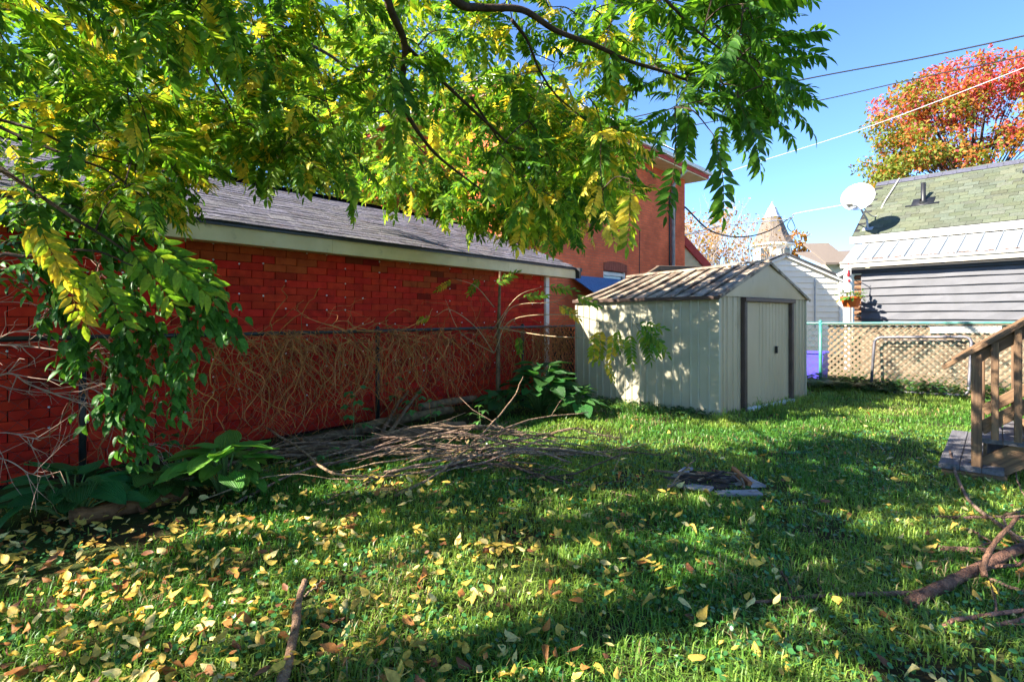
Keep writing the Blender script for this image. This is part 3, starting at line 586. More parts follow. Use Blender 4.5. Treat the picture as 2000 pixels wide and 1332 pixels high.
# metal porch roof
PG = V(8.36, 14.0, 0); m_mroof = M('pale_metal_roof', (0.30, 0.325, 0.34), 0.4, (0.25, 0.275, 0.29), ns=3, bump=0.04, spec=0.5, metal=0.25, dirt=((0.30, 0.27, 0.22), 4, 0.64, 0.9))
def PRf(s, t): return PG + RD * s + RI * (0.06 + 0.9 * t) + UP * (2.77 + 0.50 * t)
for i in range(22):
    s0 = i * 0.33 - 0.02; mb = MB(); k0 = PRf(s0 + (0 if i else 0), 0); sh = RD * 0.30
    mb.slab([PRf(s0, 0), PRf(s0 + 0.322, 0), PRf(s0 + 0.322, 1) + RD * 0.0, PRf(s0, 1)], UP * (0.012 + 0.003 * (i % 2)))
    pn = mb.build('roof_panel', m_mroof, rh); plank('seam', PRf(s0 + 0.326, 0) + UP * 0.02, PRf(s0 + 0.326, 1) + UP * 0.02, 0.035, 0.012, m_mroof, pn)
m_gut = M('gutter_cream', (0.60, 0.57, 0.50), 0.5, (0.45, 0.42, 0.36), ns=4, bump=0.1, dirt=((0.18, 0.13, 0.09), 5, 0.6, 0.8))
mb = MB(); prof = [(0.0, 0.0), (-0.02, 0.10), (-0.05, 0.115), (-0.05, 0.15), (-0.035, 0.15), (-0.035, 0.13), (0.06, 0.13), (0.06, 0.0)]
vs = [PG + RD * s + RI * (x - 0.02) + UP * (2.60 + z) for s in (-0.04, RL + 0.4) for x, z in prof]; n = len(prof)
mb.raw(vs, [(i, (i + 1) % n, n + (i + 1) % n, n + i) for i in range(n)] + [tuple(range(n)), tuple(range(n, 2 * n))]); mb.build('gutter', m_gut, rh)
m_lit = M('dry_leaf_litter', (0.25, 0.12, 0.05), 0.9, bump=0.8, bs=80); mb = MB()
for i in range(160): q = PRf(random.uniform(0.5, 5), 0.02) + UP * 0.02; mb.cur = (1, 1, 1); mb.tube([q, q + RD * random.uniform(-.08, .08) + UP * random.uniform(-0.01, .03) + RI * random.uniform(-0.03, .04)], [0.012, 0.004], 3, squash=0.3)
tag(mb.build('gutter_debris', m_lit, rh), 'dry brown leaf debris along the gutter', kind='stuff')
WG = PG + RI * 0.3; m_board = M('grey_board', (0.105, 0.105, 0.115), 0.6, (0.085, 0.085, 0.093), ns=3, bump=0.1, bs=12, spec=0.35, dirt=((0.15, 0.15, 0.165), 2, 0.6, 0.9))
zb = 1.12; S0 = 0.34
plank('porch_beam', WG + RD * 0.1 + UP * 2.53, WG + RD * (RL) + UP * 2.53, 0.13, 0.1, m_black, rh)
bh = 0.195
for i in range(7):
    z = zb + bh * i; mb = MB(); N = 14; L_ = RL - S0; vs = []
    for k in range(N + 1):
        q = WG + RD * (S0 + L_ * k / N); wv = 0.006 * math.sin(k * 1.7 + i) + random.uniform(-0.004, 0.004)
        vs += [q - RI * (0.055 + wv) + UP * (z + wv), q - RI * 0.02 + UP * (z + 0.003), q - RI * (0.012) + UP * (z + bh + 0.004)]
    fs = []
    for k in range(N):
        a = k * 3; b = a + 3; fs += [(a, b, b + 2, a + 2), (b, a, a + 1, b + 1)]
    mb.raw(vs, fs); mb.build('siding_board', m_board, rh)
mb = MB(); mb.slab([WG + RD * S0 + UP * 0, WG + RD * RL, WG + RD * RL + UP * 2.5, WG + RD * S0 + UP * 2.5], RI * 0.06); mb.build('porch_wall', M('porch_backing', (0.33, 0.25, 0.16), 0.8), rh)
plank('porch_post', WG + RD * 0.02 + UP * 0, WG + RD * 0.02 + UP * 2.6, 0.15, 0.12, m_white, rh, up=RD)
m_log = M('log_brown', (0.24, 0.12, 0.06), 0.8, (0.12, 0.06, 0.03), ns=10, bump=0.5)
for i in range(12):
    q = WG + RD * 0.24 + RI * 0.12 + UP * (0.95 + i * 0.13); mb = MB(); mb.tube([q - RD * 0.09, q + RD * 0.09], 0.062, 8); mb.build('log_end', m_log, rh)
fl = WG - RD * 0.12 + UP * 2.48; mb = MB(); mb.box(fl, RD * 0.08 + UP * 0.04, RI * 0.07, UP * 0.04 - RD * 0.03); mb.tube([fl, fl + RD * 0.2 + UP * 0.1], 0.02, 6); mb.build('floodlight', m_grey, rh)
# satellite dish
dshb = RR(0.32, 0.28, 0.02); m_dish = M('dish_white', (0.82, 0.82, 0.82), 0.45, (0.78, 0.78, 0.78), bump=0.02)
dish = root('satellite_dish', dshb, 'white satellite dish on a grey mast at the roof corner', 'satellite dish')
dc = P(1676, 386, 14.25); dn = V(-0.62, -0.62, 0.30).normalized()
mb = MB(); pr_ = []
for i in range(9): r_ = 0.38 * i / 8; pr_.append((max(r_, 0.001), 0.30 * r_ * r_))
pr2 = [(0.385, 0.05)] + [(r_, h_ - 0.014) for r_, h_ in pr_[::-1]]
mb.lathe(dc, pr_ + pr2, 28, dn); rf_ = mb.build('reflector', m_dish, dish, True)
mb = MB(); mst = dc - dn * 0.06 - UP * 0.1; mb.tube([dshb + UP * 0.01, dshb + UP * 0.25 - RD * 0.02, mst - UP * 0.06, mst + UP * 0.12], 0.027, 8); mb.box(dshb + rnn * 0.01, RD * 0.12, rsl * 0.07, rnn * 0.008); mb.build('mast', m_grey, dish)
mb = MB(); lnb = dc + dn * 0.36 - UP * 0.33 - RD * 0.1; mb.tube([mst - UP * 0.16, mst - UP * 0.2 + dn * 0.25, lnb - UP * 0.03], [0.03, 0.026, 0.022], 6); mb.build('feed_arm', m_gut, dish)
mb = MB(); mb.box(lnb + UP * 0.03, dn * 0.09, dn.cross(UP).normalized() * 0.06, UP * 0.06); mb.lathe(lnb + UP * 0.05, [(0.03, 0), (0.04, -0.1), (0.02, -0.13)], 10, dn); mb.build('receiver', m_gut, dish)
mb = MB(); mb.tube(curve([mst, dshb + rsl * 0.5 + RD * 0.05 + rnn * 0.05, RR(0.45, 1.6, 0.06), RR(0.55, RT, 0.07)], 6), 0.016, 5); mb.build('dish_cable', m_gut, dish)
# hanging flower pot and wind charm
fp = P(1662, 590, 13.55); m_pot = M('orange_pot', (0.62, 0.12, 0.02), 0.45, (0.5, 0.10, 0.02), bump=0.05)
pot = root('hanging_flower_pot', V(fp.x, fp.y, fp.z - 0.15), 'orange hanging flower pot with green and red plants on white post', 'flower pot')
mb = MB(); mb.lathe(V(fp.x, fp.y, fp.z - 0.13), [(0.001, 0), (0.15, 0), (0.16, 0.02), (0.22, 0.21), (0.245, 0.22), (0.245, 0.26), (0.22, 0.26), (0.21, 0.2), (0.001, 0.19)], 14); mb.build('pot', m_pot, pot)
mb = MB(); mb.tube([V(fp.x, fp.y, 2.58), V(fp.x, fp.y, fp.z + 0.55)], 0.006, 4)
for k in range(3): an = k * 2.1; mb.tube([V(fp.x, fp.y, fp.z + 0.55), V(fp.x + 0.23 * math.cos(an), fp.y + 0.23 * math.sin(an), fp.z + 0.11)], 0.004, 4)
mb.tube([V(fp.x, fp.y, 2.58), V(*(PG + UP * 2.62)).lerp(V(fp.x, fp.y, 2.62), 0.0)], 0.01, 4); mb.build('hanger', m_white, pot)
lv, lt = leaf_t(0.75, 0.2, 0.35, st=((0, 0.3), (0.2, 0.9), (0.5, 1), (0.8, 0.7), (1, 0.1)))
n = 130; an = RNG.uniform(0, 6.28, n); dd = np.stack([np.cos(an), np.sin(an), RNG.uniform(-0.5, 0.9, n)], 1); pos = np.array([fp.x, fp.y, fp.z + 0.14]) + dd * RNG.uniform(0.08, 0.3, (n, 1)) * np.array([1, 1, 0.6])
cc = np.where(RNG.random((n, 1)) < 0.25, np.array([[0.35, 0.30, 0.05]]), np.array([[0.10, 0.22, 0.04]])) * RNG.uniform(0.7, 1.3, (n, 1))
m_leaf = leafmat('leaf', 0.4); link('leaves', npmesh('leaves', *scatter(lv, lt, frames(dd, np.tile([0, 0, 1.0], (n, 1)), RNG.uniform(0.06, 0.13, n)), pos, cc), m_leaf), pot)
ch = P(1657, 540, 13.5); charm = root('wind_charm', ch, 'red and white paper wind charm hanging above the flower pot', 'wind charm')
mb = MB(); mb.box(ch - UP * 0.12, V(0.075, 0, 0.03), V(0, 0.008, 0), V(-0.03, 0, 0.09)); mb.build('white_tag', m_white, charm)
m_redf = M('red_felt', (0.55, 0.02, 0.03), 0.8); mb = MB(); mb.lathe(ch + UP * 0.05, [(0.001, -0.07), (0.035, -0.04), (0.03, 0.03), (0.001, 0.09)], 8); mb.lathe(ch - UP * 0.11 - V(0, 0.03, 0), [(0.001, -0.045), (0.035, 0), (0.001, 0.045)], 8); mb.tube([ch + UP * 0.1, ch + UP * 0.36], 0.006, 4); mb.build('red_heart', m_redf, charm)
# ================================================================== WHITE OUTBUILDING
ob = root('white_outbuilding', P(1570, 690, 20.5), 'small white clapboard outbuilding with a gable behind the shed', 'shed')
m_clap = M('white_clapboard', (0.84, 0.80, 0.69), 0.6, (0.78, 0.74, 0.63), ns=2, bump=0.08)
oY = 20.0; pkx = P(1533, 497, oY); le = P(1420, 545, oY); re = P(1645, 545, oY); back = V(0.9, 6, 0)
mb = MB(); mb.slab([V(le.x, oY, 0), V(re.x - 0.12, oY, 0), V(re.x - 0.12, oY, re.z), V(pkx.x, oY, pkx.z - 0.03), V(le.x, oY, le.z)], back); mb.build('wall', m_clap, ob)
z = 0.3; i = 0
while z < pkx.z - 0.2:
    xr = re.x - 0.14 if z < re.z - 0.15 else pkx.x + (re.x - pkx.x) * (pkx.z - z - 0.15) / (pkx.z - re.z) - 0.15
    xl = le.x + 0.1 if z < le.z - 0.1 else pkx.x - (pkx.x - le.x) * (pkx.z - z - 0.15) / (pkx.z - le.z)
    if xr - xl > 0.3: mb = MB(); mb.raw([(xl, oY - 0.04, z), (xr, oY - 0.04, z), (xr, oY - 0.006, z + 0.2), (xl, oY - 0.006, z + 0.2), (xl, oY - 0.004, z), (xr, oY - 0.004, z)], [(0, 1, 2, 3), (4, 5, 1, 0)]); mb.build('clapboard', m_clap, ob)
    z += 0.21
for s_ in ((pkx, re), (pkx, le)): plank('rake_trim', s_[0] + V(0, -0.08, -0.04), s_[1] + V(0.04, -0.08, -0.07), 0.13, 0.05, m_white, ob)
m_dkroof = M('dark_roof', (0.09, 0.09, 0.10), 0.9, bump=0.5, bs=60)
mb = MB(); q = V(0, -0.15, 0); mb.slab([pkx + q, re + V(0.15, -0.15, -0.06), re + V(0.15, 0, -0.06) + back, pkx + back], UP * 0.06); mb.slab([le + V(-0.15, -0.15, -0.06), pkx + q, pkx + back, le + back + V(-0.15, 0, -0.06)], UP * 0.06); mb.build('roof', m_dkroof, ob)
plank('corner_board', V(re.x - 0.08, oY - 0.05, 0), V(re.x - 0.08, oY - 0.05, re.z), 0.12, 0.05, m_white, ob, up=V(1, 0, 0)); plank('door_trim', P(1592, 640, oY - 0.06), P(1592, 545, oY - 0.06), 0.05, 0.02, m_grey, ob, up=V(1, 0, 0))
# ================================================================== TURRET HOUSE AND FAR ROOFS
th = root('turret_house', P(1508, 660, 40), 'white octagonal turret with steep shingle cone and metal cap, behind trees', 'house')
m_tsh = M('brown_shingle', (0.20, 0.16, 0.13), 0.9, (0.15, 0.12, 0.095), ns=30, bump=0.6, bs=40); m_cone = M('pale_metal_cap', (0.62, 0.63, 0.65), 0.4, metal=0.3, bump=0)
tc = P(1508, 620, 40); tz = lambda y: H + (HY - y) / F * 40; px = 40 / F
mb = MB(); mb.lathe(V(tc.x, 40, 0), [(34 * px, 0), (34 * px, tz(478))], 8, rot=0.2); mb.build('turret_wall', m_clap, th)
mb = MB(); mb.lathe(V(tc.x, 40, 0), [(33 * px, tz(480)), (39 * px, tz(480)), (39.5 * px, tz(476)), (30 * px, tz(462)), (21 * px, tz(438)), (15.5 * px, tz(425))], 8, rot=0.2); mb.build('turret_roof', m_tsh, th)
mb = MB(); mb.lathe(V(tc.x, 40, 0), [(33 * px, tz(481.5)), (40 * px, tz(481)), (40 * px, tz(477.5)), (33 * px, tz(477))], 8, rot=0.2); mb.build('turret_cornice', m_white, th)
mb = MB(); mb.lathe(V(tc.x, 40, 0), [(17.5 * px, tz(426.5)), (17.5 * px, tz(424.5)), (14.5 * px, tz(423)), (8 * px, tz(408)), (8.5 * px, tz(406.5)), (6 * px, tz(405)), (1.2 * px, tz(397))], 8, rot=0.2); mb.lathe(V(tc.x, 40, tz(395.5)), [(0.01, -0.06), (0.06, 0), (0.01, 0.06)], 8); mb.build('turret_cap', m_cone, th)
for k in range(2):
    q = P(1494 + 40 * k, 500, 38.7 + 0.1 * k); mb = MB(); mb.box(q, V(0.3, 0, 0), V(0, 0.03, 0), UP * 0.55); w_ = mb.build('window', m_glass, th)
for nm, pk_, lo, hi, lab in (('brown_roof_house', (1597, 482), 1552, 1660, 'brown shingled gable roof just right of the white turret'), ('long_roof_house', (1705, 487), 1585, 1830, 'long brown roof with low slope behind the grey-sided house')):
    fy = 36 if nm[0] == 'b' else 44; rt = root(nm, P(pk_[0], 650, fy + 3), lab, 'house')
    p = P(pk_[0], pk_[1], fy + 2.5); ez = p.z - 1.6; xl = P(lo, 0, fy).x; xr = P(hi, 0, fy).x
    mb = MB()
    if nm[0] == 'b':
        mb.slab([V(p.x, fy + 1.2, p.z), V(p.x - 1.7, fy + 1.2, p.z - 0.05), V(p.x - 1.7, fy - 1.5, ez), V(p.x + 0.0, fy - 1.5, ez)], UP * 0.1); mb.slab([V(p.x, fy + 1.2, p.z), V(p.x + 0.9, fy + 1.2, ez - 0.5), V(p.x + 0.9, fy - 1.0, ez - 0.5), V(p.x, fy - 1.5, ez)], UP * 0.1)
    else: mb.slab([V(xl, fy + 2.5, p.z - 0.35), V(xr, fy + 2.5, p.z), V(xr, fy - 2.5, ez - 0.2), V(xl, fy - 2.5, ez - 0.4)], UP * 0.1)
    mb.build('roof', m_tsh, rt); mb = MB(); mb.slab([V(xl + 0.3, fy - 0.8, 0), V(xr - 0.3, fy - 0.8, 0), V(xr - 0.3, fy - 0.8, ez + 0.05), V(xl + 0.3, fy - 0.8, ez + 0.05)], V(0, 3, 0)); mb.build('wall', m_clap, rt)
# ================================================================== BACK FENCE, LATTICE, GATE, BIN
m_teal = M('green_vinyl', (0.03, 0.22, 0.17), 0.4, (0.10, 0.26, 0.21), ns=8, bump=0.05, spec=0.5); BD = V(0.707, -0.707, 0).normalized(); BN = V(0.707, 0.707, 0).normalized(); BO = V(5.97, 10.7, 0)
def BF(s, off=0.0, z=0.0): return BO + BD * s + BN * off + UP * z
bf = root('chain_link_fence', BF(1.5), 'green chain link fence closing off the back of the yard', 'fence')
for s in (-2.4, 0.0, 3.0, 6.0):
    mb = MB(); mb.tube([BF(s, 0, -0.1), BF(s, 0, 1.27)], 0.03, 10); mb.lathe(BF(s, 0, 1.27), [(0.035, 0), (0.03, 0.025), (0.001, 0.045)], 10); mb.build('post', m_teal, bf, True)
mb = MB(); mb.tube([BF(-2.6, 0, 1.24), BF(0, 0, 1.245), BF(1.6, 0, 1.262), BF(3, 0, 1.28), BF(6, 0, 1.28)], 0.022, 8); mb.build('top_rail', m_teal, bf, True)
m_gw = M('green_wire', (0.02, 0.10, 0.075), 0.45, bump=0, spec=0.5)
chainlink(BF(-2.6, -0.025), BD, 8.6, 0.04, 1.25, 0.062, 0.0032, 'wire_mesh', m_gw, bf)
m_lat = M('tan_lattice', (0.26, 0.18, 0.11), 0.8, (0.18, 0.125, 0.075), ns=6, bump=0.3, src='obj', coord='obj')
lp = root('tan_lattice_panel', BF(2.5, 0.06), 'tan wooden lattice panel behind the green chain link fence', 'lattice')
def lc():
    k = random.uniform(0.8, 1.2); return (k, k, k)
lattice('slat', lambda a, z, o: BF(0.12 + a, 0.06 + o, 0.05 + z), 5.2, 1.16, 0.082, 0.046, 0.009, m_lat, lp, lc)
plank('frame_rail', BF(0.1, 0.09, 1.235), BF(5.3, 0.09, 1.235), 0.05, 0.03, m_lat, lp); plank('frame_rail', BF(0.1, 0.09, 0.03), BF(5.3, 0.09, 0.03), 0.05, 0.03, m_lat, lp)
def onf(pix, off):
    k = (pix - 1000) / F; q = BF(0, off); s = (k * q.y - q.x) / (BD.x - k * BD.y); return s
s0, s1 = onf(1815, -0.05), onf(1956, -0.05)
m_plk = M('weathered_white_plank', (0.62, 0.58, 0.52), 0.75, (0.42, 0.37, 0.31), ns=4, st=(0.4, 4, 4), coord='obj', bump=0.3)
tag(plank('plank', BF(s0, 0.035, 1.145), BF(s1, 0.035, 1.165), 0.115, 0.022, m_plk, None), 'weathered whitish plank along the top of the tan lattice', 'plank')
m_pipe = M('galvanised_pipe', (0.20, 0.19, 0.20), 0.45, (0.13, 0.12, 0.13), ns=9, bump=0.1, spec=0.5, metal=0.4)
gl, gr = V(6.42, 9.90, 0), V(7.40, 8.97, 0); gd = (gr - gl).normalized(); lean = V(0.14, 0.10, 0)
gate = root('pipe_gate_frame', (gl + gr) / 2, 'loose rounded pipe gate frame leaning against the back fence', 'gate')
def gp(a, z): return gl + gd * a + UP * (z + 0.03 * a) + lean * z
gL = (gr - gl).length; c = 0.10; pts = [gp(0, 0.05)]
pts += [gp(0, 0.9)] + [gp(c - c * math.cos(t), 0.9 + c * math.sin(t)) for t in (0.4, 0.8, 1.2)] + [gp(c, 1.0), gp(gL - c, 1.0)] + [gp(gL - c + c * math.sin(t), 0.9 + c * math.cos(t)) for t in (0.4, 0.8, 1.2)] + [gp(gL, 0.9), gp(gL, 0.15)] + [gp(gL - c + c * math.cos(t), 0.15 - c * math.sin(t)) for t in (0.4, 0.8, 1.2)] + [gp(gL - c, 0.05), gp(0.02, 0.05)]
mb = MB(); mb.tube(pts, 0.024, 8); mb.build('frame', m_pipe, gate, True)
mb = MB(); mb.tube([gp(0.14, 0.945), gp(gL - 0.14, 0.945)], 0.008, 6)
for a in (0.35, 0.62, 1.0, 1.2): mb.lathe(gp(a, 1.0) - gd * 0.02, [(0.03, 0), (0.03, 0.05), (0.02, 0.05)], 8, gd)
mb.build('tension_bar', m_pipe, gate); mb = MB()
chainlink(gp(0.05, 0) , gd, gL - 0.12, 0.08, 0.95, 0.062, 0.0022, 'wire_mesh', m_gw, gate, lean)
mb = MB(); bb = P(1583, 712, 12.4); m_bin = M('blue_plastic', (0.09, 0.07, 0.62), 0.45, (0.07, 0.055, 0.5), bump=0.03, spec=0.4); bnr = root('recycling_bin', V(bb.x, bb.y, 0), 'blue plastic recycling bin behind the fence beside the shed', 'bin')
mb.raw([V(bb.x, bb.y, 0) + BD * (x * (0.28 + 0.05 * z)) + BN * (y * (0.2 + 0.05 * z)) + UP * (0.02 + 0.56 * z) for z in (0, 1) for x, y in ((-1, -1), (1, -1), (1, 1), (-1, 1))], [(0, 1, 5, 4), (1, 2, 6, 5), (2, 3, 7, 6), (3, 0, 4, 7), (3, 2, 1, 0)]); mb.build('tub', m_bin, bnr)
mb = MB(); q = V(bb.x, bb.y, 0.58)
for a_, b_ in (((-1, -1), (1, -1)), ((1, -1), (1, 1)), ((1, 1), (-1, 1)), ((-1, 1), (-1, -1))): mb.tube([q + BD * a_[0] * 0.34 + BN * a_[1] * 0.26, q + BD * b_[0] * 0.34 + BN * b_[1] * 0.26], 0.02, 6)
mb.build('rim', m_bin, bnr)
# ================================================================== DECK STEPS
m_wood = M('weathered_lumber', (0.25, 0.145, 0.072), 0.8, (0.11, 0.064, 0.036), ns=4.5, st=(0.35, 7, 7), coord='obj', bump=0.5, bs=18, dirt=((0.07, 0.05, 0.035), 3.5, 0.6, 0.75))
m_tread = M('grey_deck_board', (0.16, 0.15, 0.155), 0.8, (0.09, 0.083, 0.085), ns=5, st=(0.4, 7, 7), coord='obj', bump=0.4, bs=20)
SO = V(3.69, 4.78, 0); SA = V(0.75, -0.66, 0).normalized(); SW = V(0.66, 0.75, 0).normalized()
st = root('deck_steps', SO + SA * 0.5 + SW * 0.5, 'weathered wooden deck steps with sloping handrail and square balusters', 'steps')
def SP(a, w, z): return SO + SA * a + SW * w + UP * z
for k in range(3): plank('bottom_board', SP(0.07 + 0.142 * k, -0.06, 0.10), SP(0.07 + 0.142 * k, 1.75, 0.10), 0.138, 0.045, m_tread, st, up=SA)
for w in (0.0, 1.6): plank('sleeper', SP(0.02, w, 0.038), SP(0.44, w, 0.038), 0.07, 0.09, m_wood, st)
for j in range(4):
    z = 0.335 + 0.2 * j
    for k in range(2): plank('tread', SP(0.345 + 0.28 * j + 0.14 * k, 0.03, z), SP(0.345 + 0.28 * j + 0.14 * k, 1.22, z), 0.135, 0.04, m_tread, st, up=SA)
    plank('riser', SP(0.30 + 0.28 * j, 0.1, z - 0.11), SP(0.30 + 0.28 * j, 1.15, z - 0.11), 0.16, 0.02, m_wood, st)
for w in (0.1, 1.15): plank('stringer', SP(0.22, w, 0.02), SP(1.5, w, 0.95), 0.2, 0.04, m_wood, st)
for w in (0.0, 1.25):
    sw = 1 if w == 0 else -1
    plank('post', SP(0.25, w, 0.0), SP(0.25, w, 1.06), 0.07, 0.07, m_wood, st, up=SA)
    zl = lambda a: 0.945 + 0.76 * (a - 0.05)
    plank('handrail', SP(0.03, w, zl(0.03)), SP(1.5, w, zl(1.5)), 0.14, 0.038, m_wood, st, up=SW)
    plank('upper_rail', SP(0.25, w + 0.03 * sw, zl(0.25) - 0.075), SP(1.5, w + 0.03 * sw, zl(1.5) - 0.075), 0.09, 0.036, m_wood, st)
    plank('lower_rail', SP(0.27, w + 0.03 * sw, 0.43), SP(1.5, w + 0.03 * sw, 1.38), 0.10, 0.036, m_wood, st)
    for a in (0.365, 0.505, 0.645, 0.785, 0.925): plank('baluster', SP(a, w - 0.015 * sw, 0.36 + max(0, a - 0.51) * 0.76), SP(a, w - 0.015 * sw, zl(a) - 0.025), 0.05, 0.042, m_wood, st, up=SA)
# ================================================================== OVERHEAD WIRES
def wire(name, pts, r, mat, label):
    mb = MB(); mb.tube(curve(pts, 10), r, 5, cap=False); return tag(mb.build(name, mat, None, True), label, 'cable', 'overhead wires')
m_cable = M('black_cable', (0.02, 0.02, 0.022), 0.6, bump=0); m_cablew = M('pale_cable', (0.65, 0.67, 0.70), 0.5, bump=0)
wire('power_line', [P(1200, 238, 25), P(1540, 162, 22), P(1800, 113, 19.5), P(2060, 58, 17)], 0.026, m_cable, 'upper thick black power line crossing the blue sky')
wire('power_line', [P(1200, 275, 25), P(1570, 203, 22), P(1800, 152, 19.5), P(2060, 98, 17)], 0.02, m_cable, 'thinner black power line below the top one')
wire('power_line', [P(1380, 352, 18), P(1465, 322, 17.5), P(1700, 247, 16), P(2060, 110, 13)], 0.010, m_cablew, 'pale sagging wire from brick house eave up past maple')
wire('service_cable', [P(1338, 405, 18.3), P(1390, 452, 20), P(1450, 463, 24), P(1500, 452, 26), P(1545, 425, 26)], 0.03, m_cable, 'drooping dark service cable from brick house corner')
wire('service_cable', [P(1337, 460, 18.3), P(1420, 440, 20), P(1540, 428, 22), P(1552, 418, 22), P(1640, 402, 15), P(1652, 399, 14.1)], 0.016, m_cablew, 'pale cable bundle running from brick house to satellite dish')
wire('service_cable', [P(1545, 425, 24), P(1553, 445, 24), P(1545, 452, 24), P(1538, 440, 24), P(1550, 420, 24)], 0.018, m_cable, 'loop of slack dark cable in front of the turret')
# ================================================================== LAWN
def vnoise(x, y, s, seed=0):
    """smooth value noise on a lattice"""
    r = np.random.default_rng(seed); T = r.random((64, 64)); u = x / s; v = y / s; iu = np.floor(u).astype(int); iv = np.floor(v).astype(int); fu = u - iu; fv = v - iv
    fu = fu * fu * (3 - 2 * fu); fv = fv * fv * (3 - 2 * fv); g = lambda a, b: T[a % 64, b % 64]
    return (g(iu, iv) * (1 - fu) + g(iu + 1, iv) * fu) * (1 - fv) + (g(iu, iv + 1) * (1 - fu) + g(iu + 1, iv + 1) * fu) * fv
def side_dist(x, y): return -((x - F0.x) * NG.x + (y - F0.y) * NG.y)          # distance in front of the side fence
def back_dist(x, y): return -((x - BO.x) * BN.x + (y - BO.y) * BN.y)
nSx, nFx = np.array(nS[:2]), np.array(nFt[:2])
def in_shed(x, y, m=0.03):
    px_, py_ = x - A.x, y - A.y; a_ = px_ * dF.x + py_ * dF.y; b_ = px_ * dS.x + py_ * dS.y
    return (a_ > -m) & (a_ < LF + m) & (b_ > -m) & (b_ < LS + m)
def sample_lawn(n, ymin=1.2, ymax=13.5, pw=1.25, xm=1.2):
    """ground points, denser near the viewpoint"""
    u = RNG.random(n); e = 2 - pw; y = (ymin ** e + u * (ymax ** e - ymin ** e)) ** (1 / e) if abs(e) > 1e-6 else ymin * (ymax / ymin) ** u
    x = RNG.uniform(-1, 1, n) * (0.95 * y + xm); ok = (back_dist(x, y) > 0.02) & (side_dist(x, y) > 0.05) & ~in_shed(x, y); return x[ok], y[ok]
gx, gy = sample_lawn(420000, pw=1.0)
bed = np.clip((1.15 + 1.0 * np.clip((4.6 - gy) / 1.6, 0, 1) + 0.5 * (vnoise(gx, gy, 0.7, 3) - 0.5) - side_dist(gx, gy)) / 0.5, 0, 1)      # bare soil strip along the fence
bed = np.where(gy > 8.2, bed * 0.6, bed)
cl = vnoise(gx, gy, 0.16, 1) * 0.6 + vnoise(gx, gy, 0.5, 2) * 0.6
keep = (RNG.random(len(gx)) < np.clip(cl * 1.5 - 0.12, 0.05, 1)) & (RNG.random(len(gx)) > bed * 0.96); gx, gy, cl = gx[keep], gy[keep], cl[keep]
n = len(gx); hgt = RNG.uniform(0.03, 0.085, n) * (0.6 + cl * 0.7); tall = np.clip(1 - back_dist(gx, gy) / 1.6, 0, 1) + np.clip(1 - np.abs(side_dist(gx, gy) - 3.2) / 0.3, 0, 1) * (gy > 8); hgt *= 1 + 0.9 * tall * RNG.random(n)
shd = (gx - A.x) * nFt.x + (gy - A.y) * nFt.y; sal = (gx - A.x) * dF.x + (gy - A.y) * dF.y; hgt *= 1 + 1.1 * ((shd > 0) & (shd < 0.35) & (sal > -0.3) & (sal < LF + 0.4)) * RNG.random(n)
wid = 0.0014 + 0.00050 * gy + RNG.uniform(0, 0.0011, n)
az = RNG.uniform(0, 6.283, n) + 2.0 * vnoise(gx, gy, 0.35, 5); ln_ = RNG.uniform(0.25, 1.25, n); dx, dy = np.cos(az), np.sin(az); sx_, sy_ = -dy * wid, dx * wid
b0 = np.stack([gx, gy, np.zeros(n) - 0.005], 1); S_ = np.stack([sx_, sy_, np.zeros(n)], 1)
m1 = b0 + np.stack([dx * hgt * ln_ * 0.3, dy * hgt * ln_ * 0.3, hgt * 0.62], 1); tip = b0 + np.stack([dx * hgt * ln_, dy * hgt * ln_, hgt * np.clip(1.05 - 0.45 * ln_, 0.3, 1)], 1)
gv = np.stack([b0 - S_, b0 + S_, m1 - S_ * 0.8, m1 + S_ * 0.8, tip], 1).reshape(-1, 3)
gt_ = (np.array([[0, 1, 3], [0, 3, 2], [2, 3, 4]])[None] + (np.arange(n) * 5)[:, None, None]).reshape(-1, 3)
br_ = RNG.uniform(0.65, 1.35, n)[:, None]; yl = np.clip(vnoise(gx, gy, 0.9, 8) * 1.3 - 0.45 + 0.25 * np.clip((gy - 4.5) / 2, 0, 1) + RNG.normal(0, 0.18, n), 0, 1)[:, None]  # blades turn yellower and lighter farther back: sunny band put into the colour
gc = (np.array([[0.085, 0.23, 0.028]]) * (1 - yl) + np.array([[0.33, 0.43, 0.075]]) * yl) * br_
dry = RNG.random(n) < 0.02 + 0.16 * (vnoise(gx, gy, 0.6, 31) > 0.72); gc[dry] = np.array([0.34, 0.27, 0.12]) * br_[dry]
gcv = np.repeat(gc[:, None, :], 5, 1).reshape(-1, 3)
m_grass = leafmat('grass_blade', 0.42, 0.4, (1.4, 1.25, 0.7), spec=0.35, spots=False)
tag(link('grass', npmesh('grass', gv, gt_, gcv, m_grass, False)), 'shaggy green lawn grass covering the yard', kind='stuff')
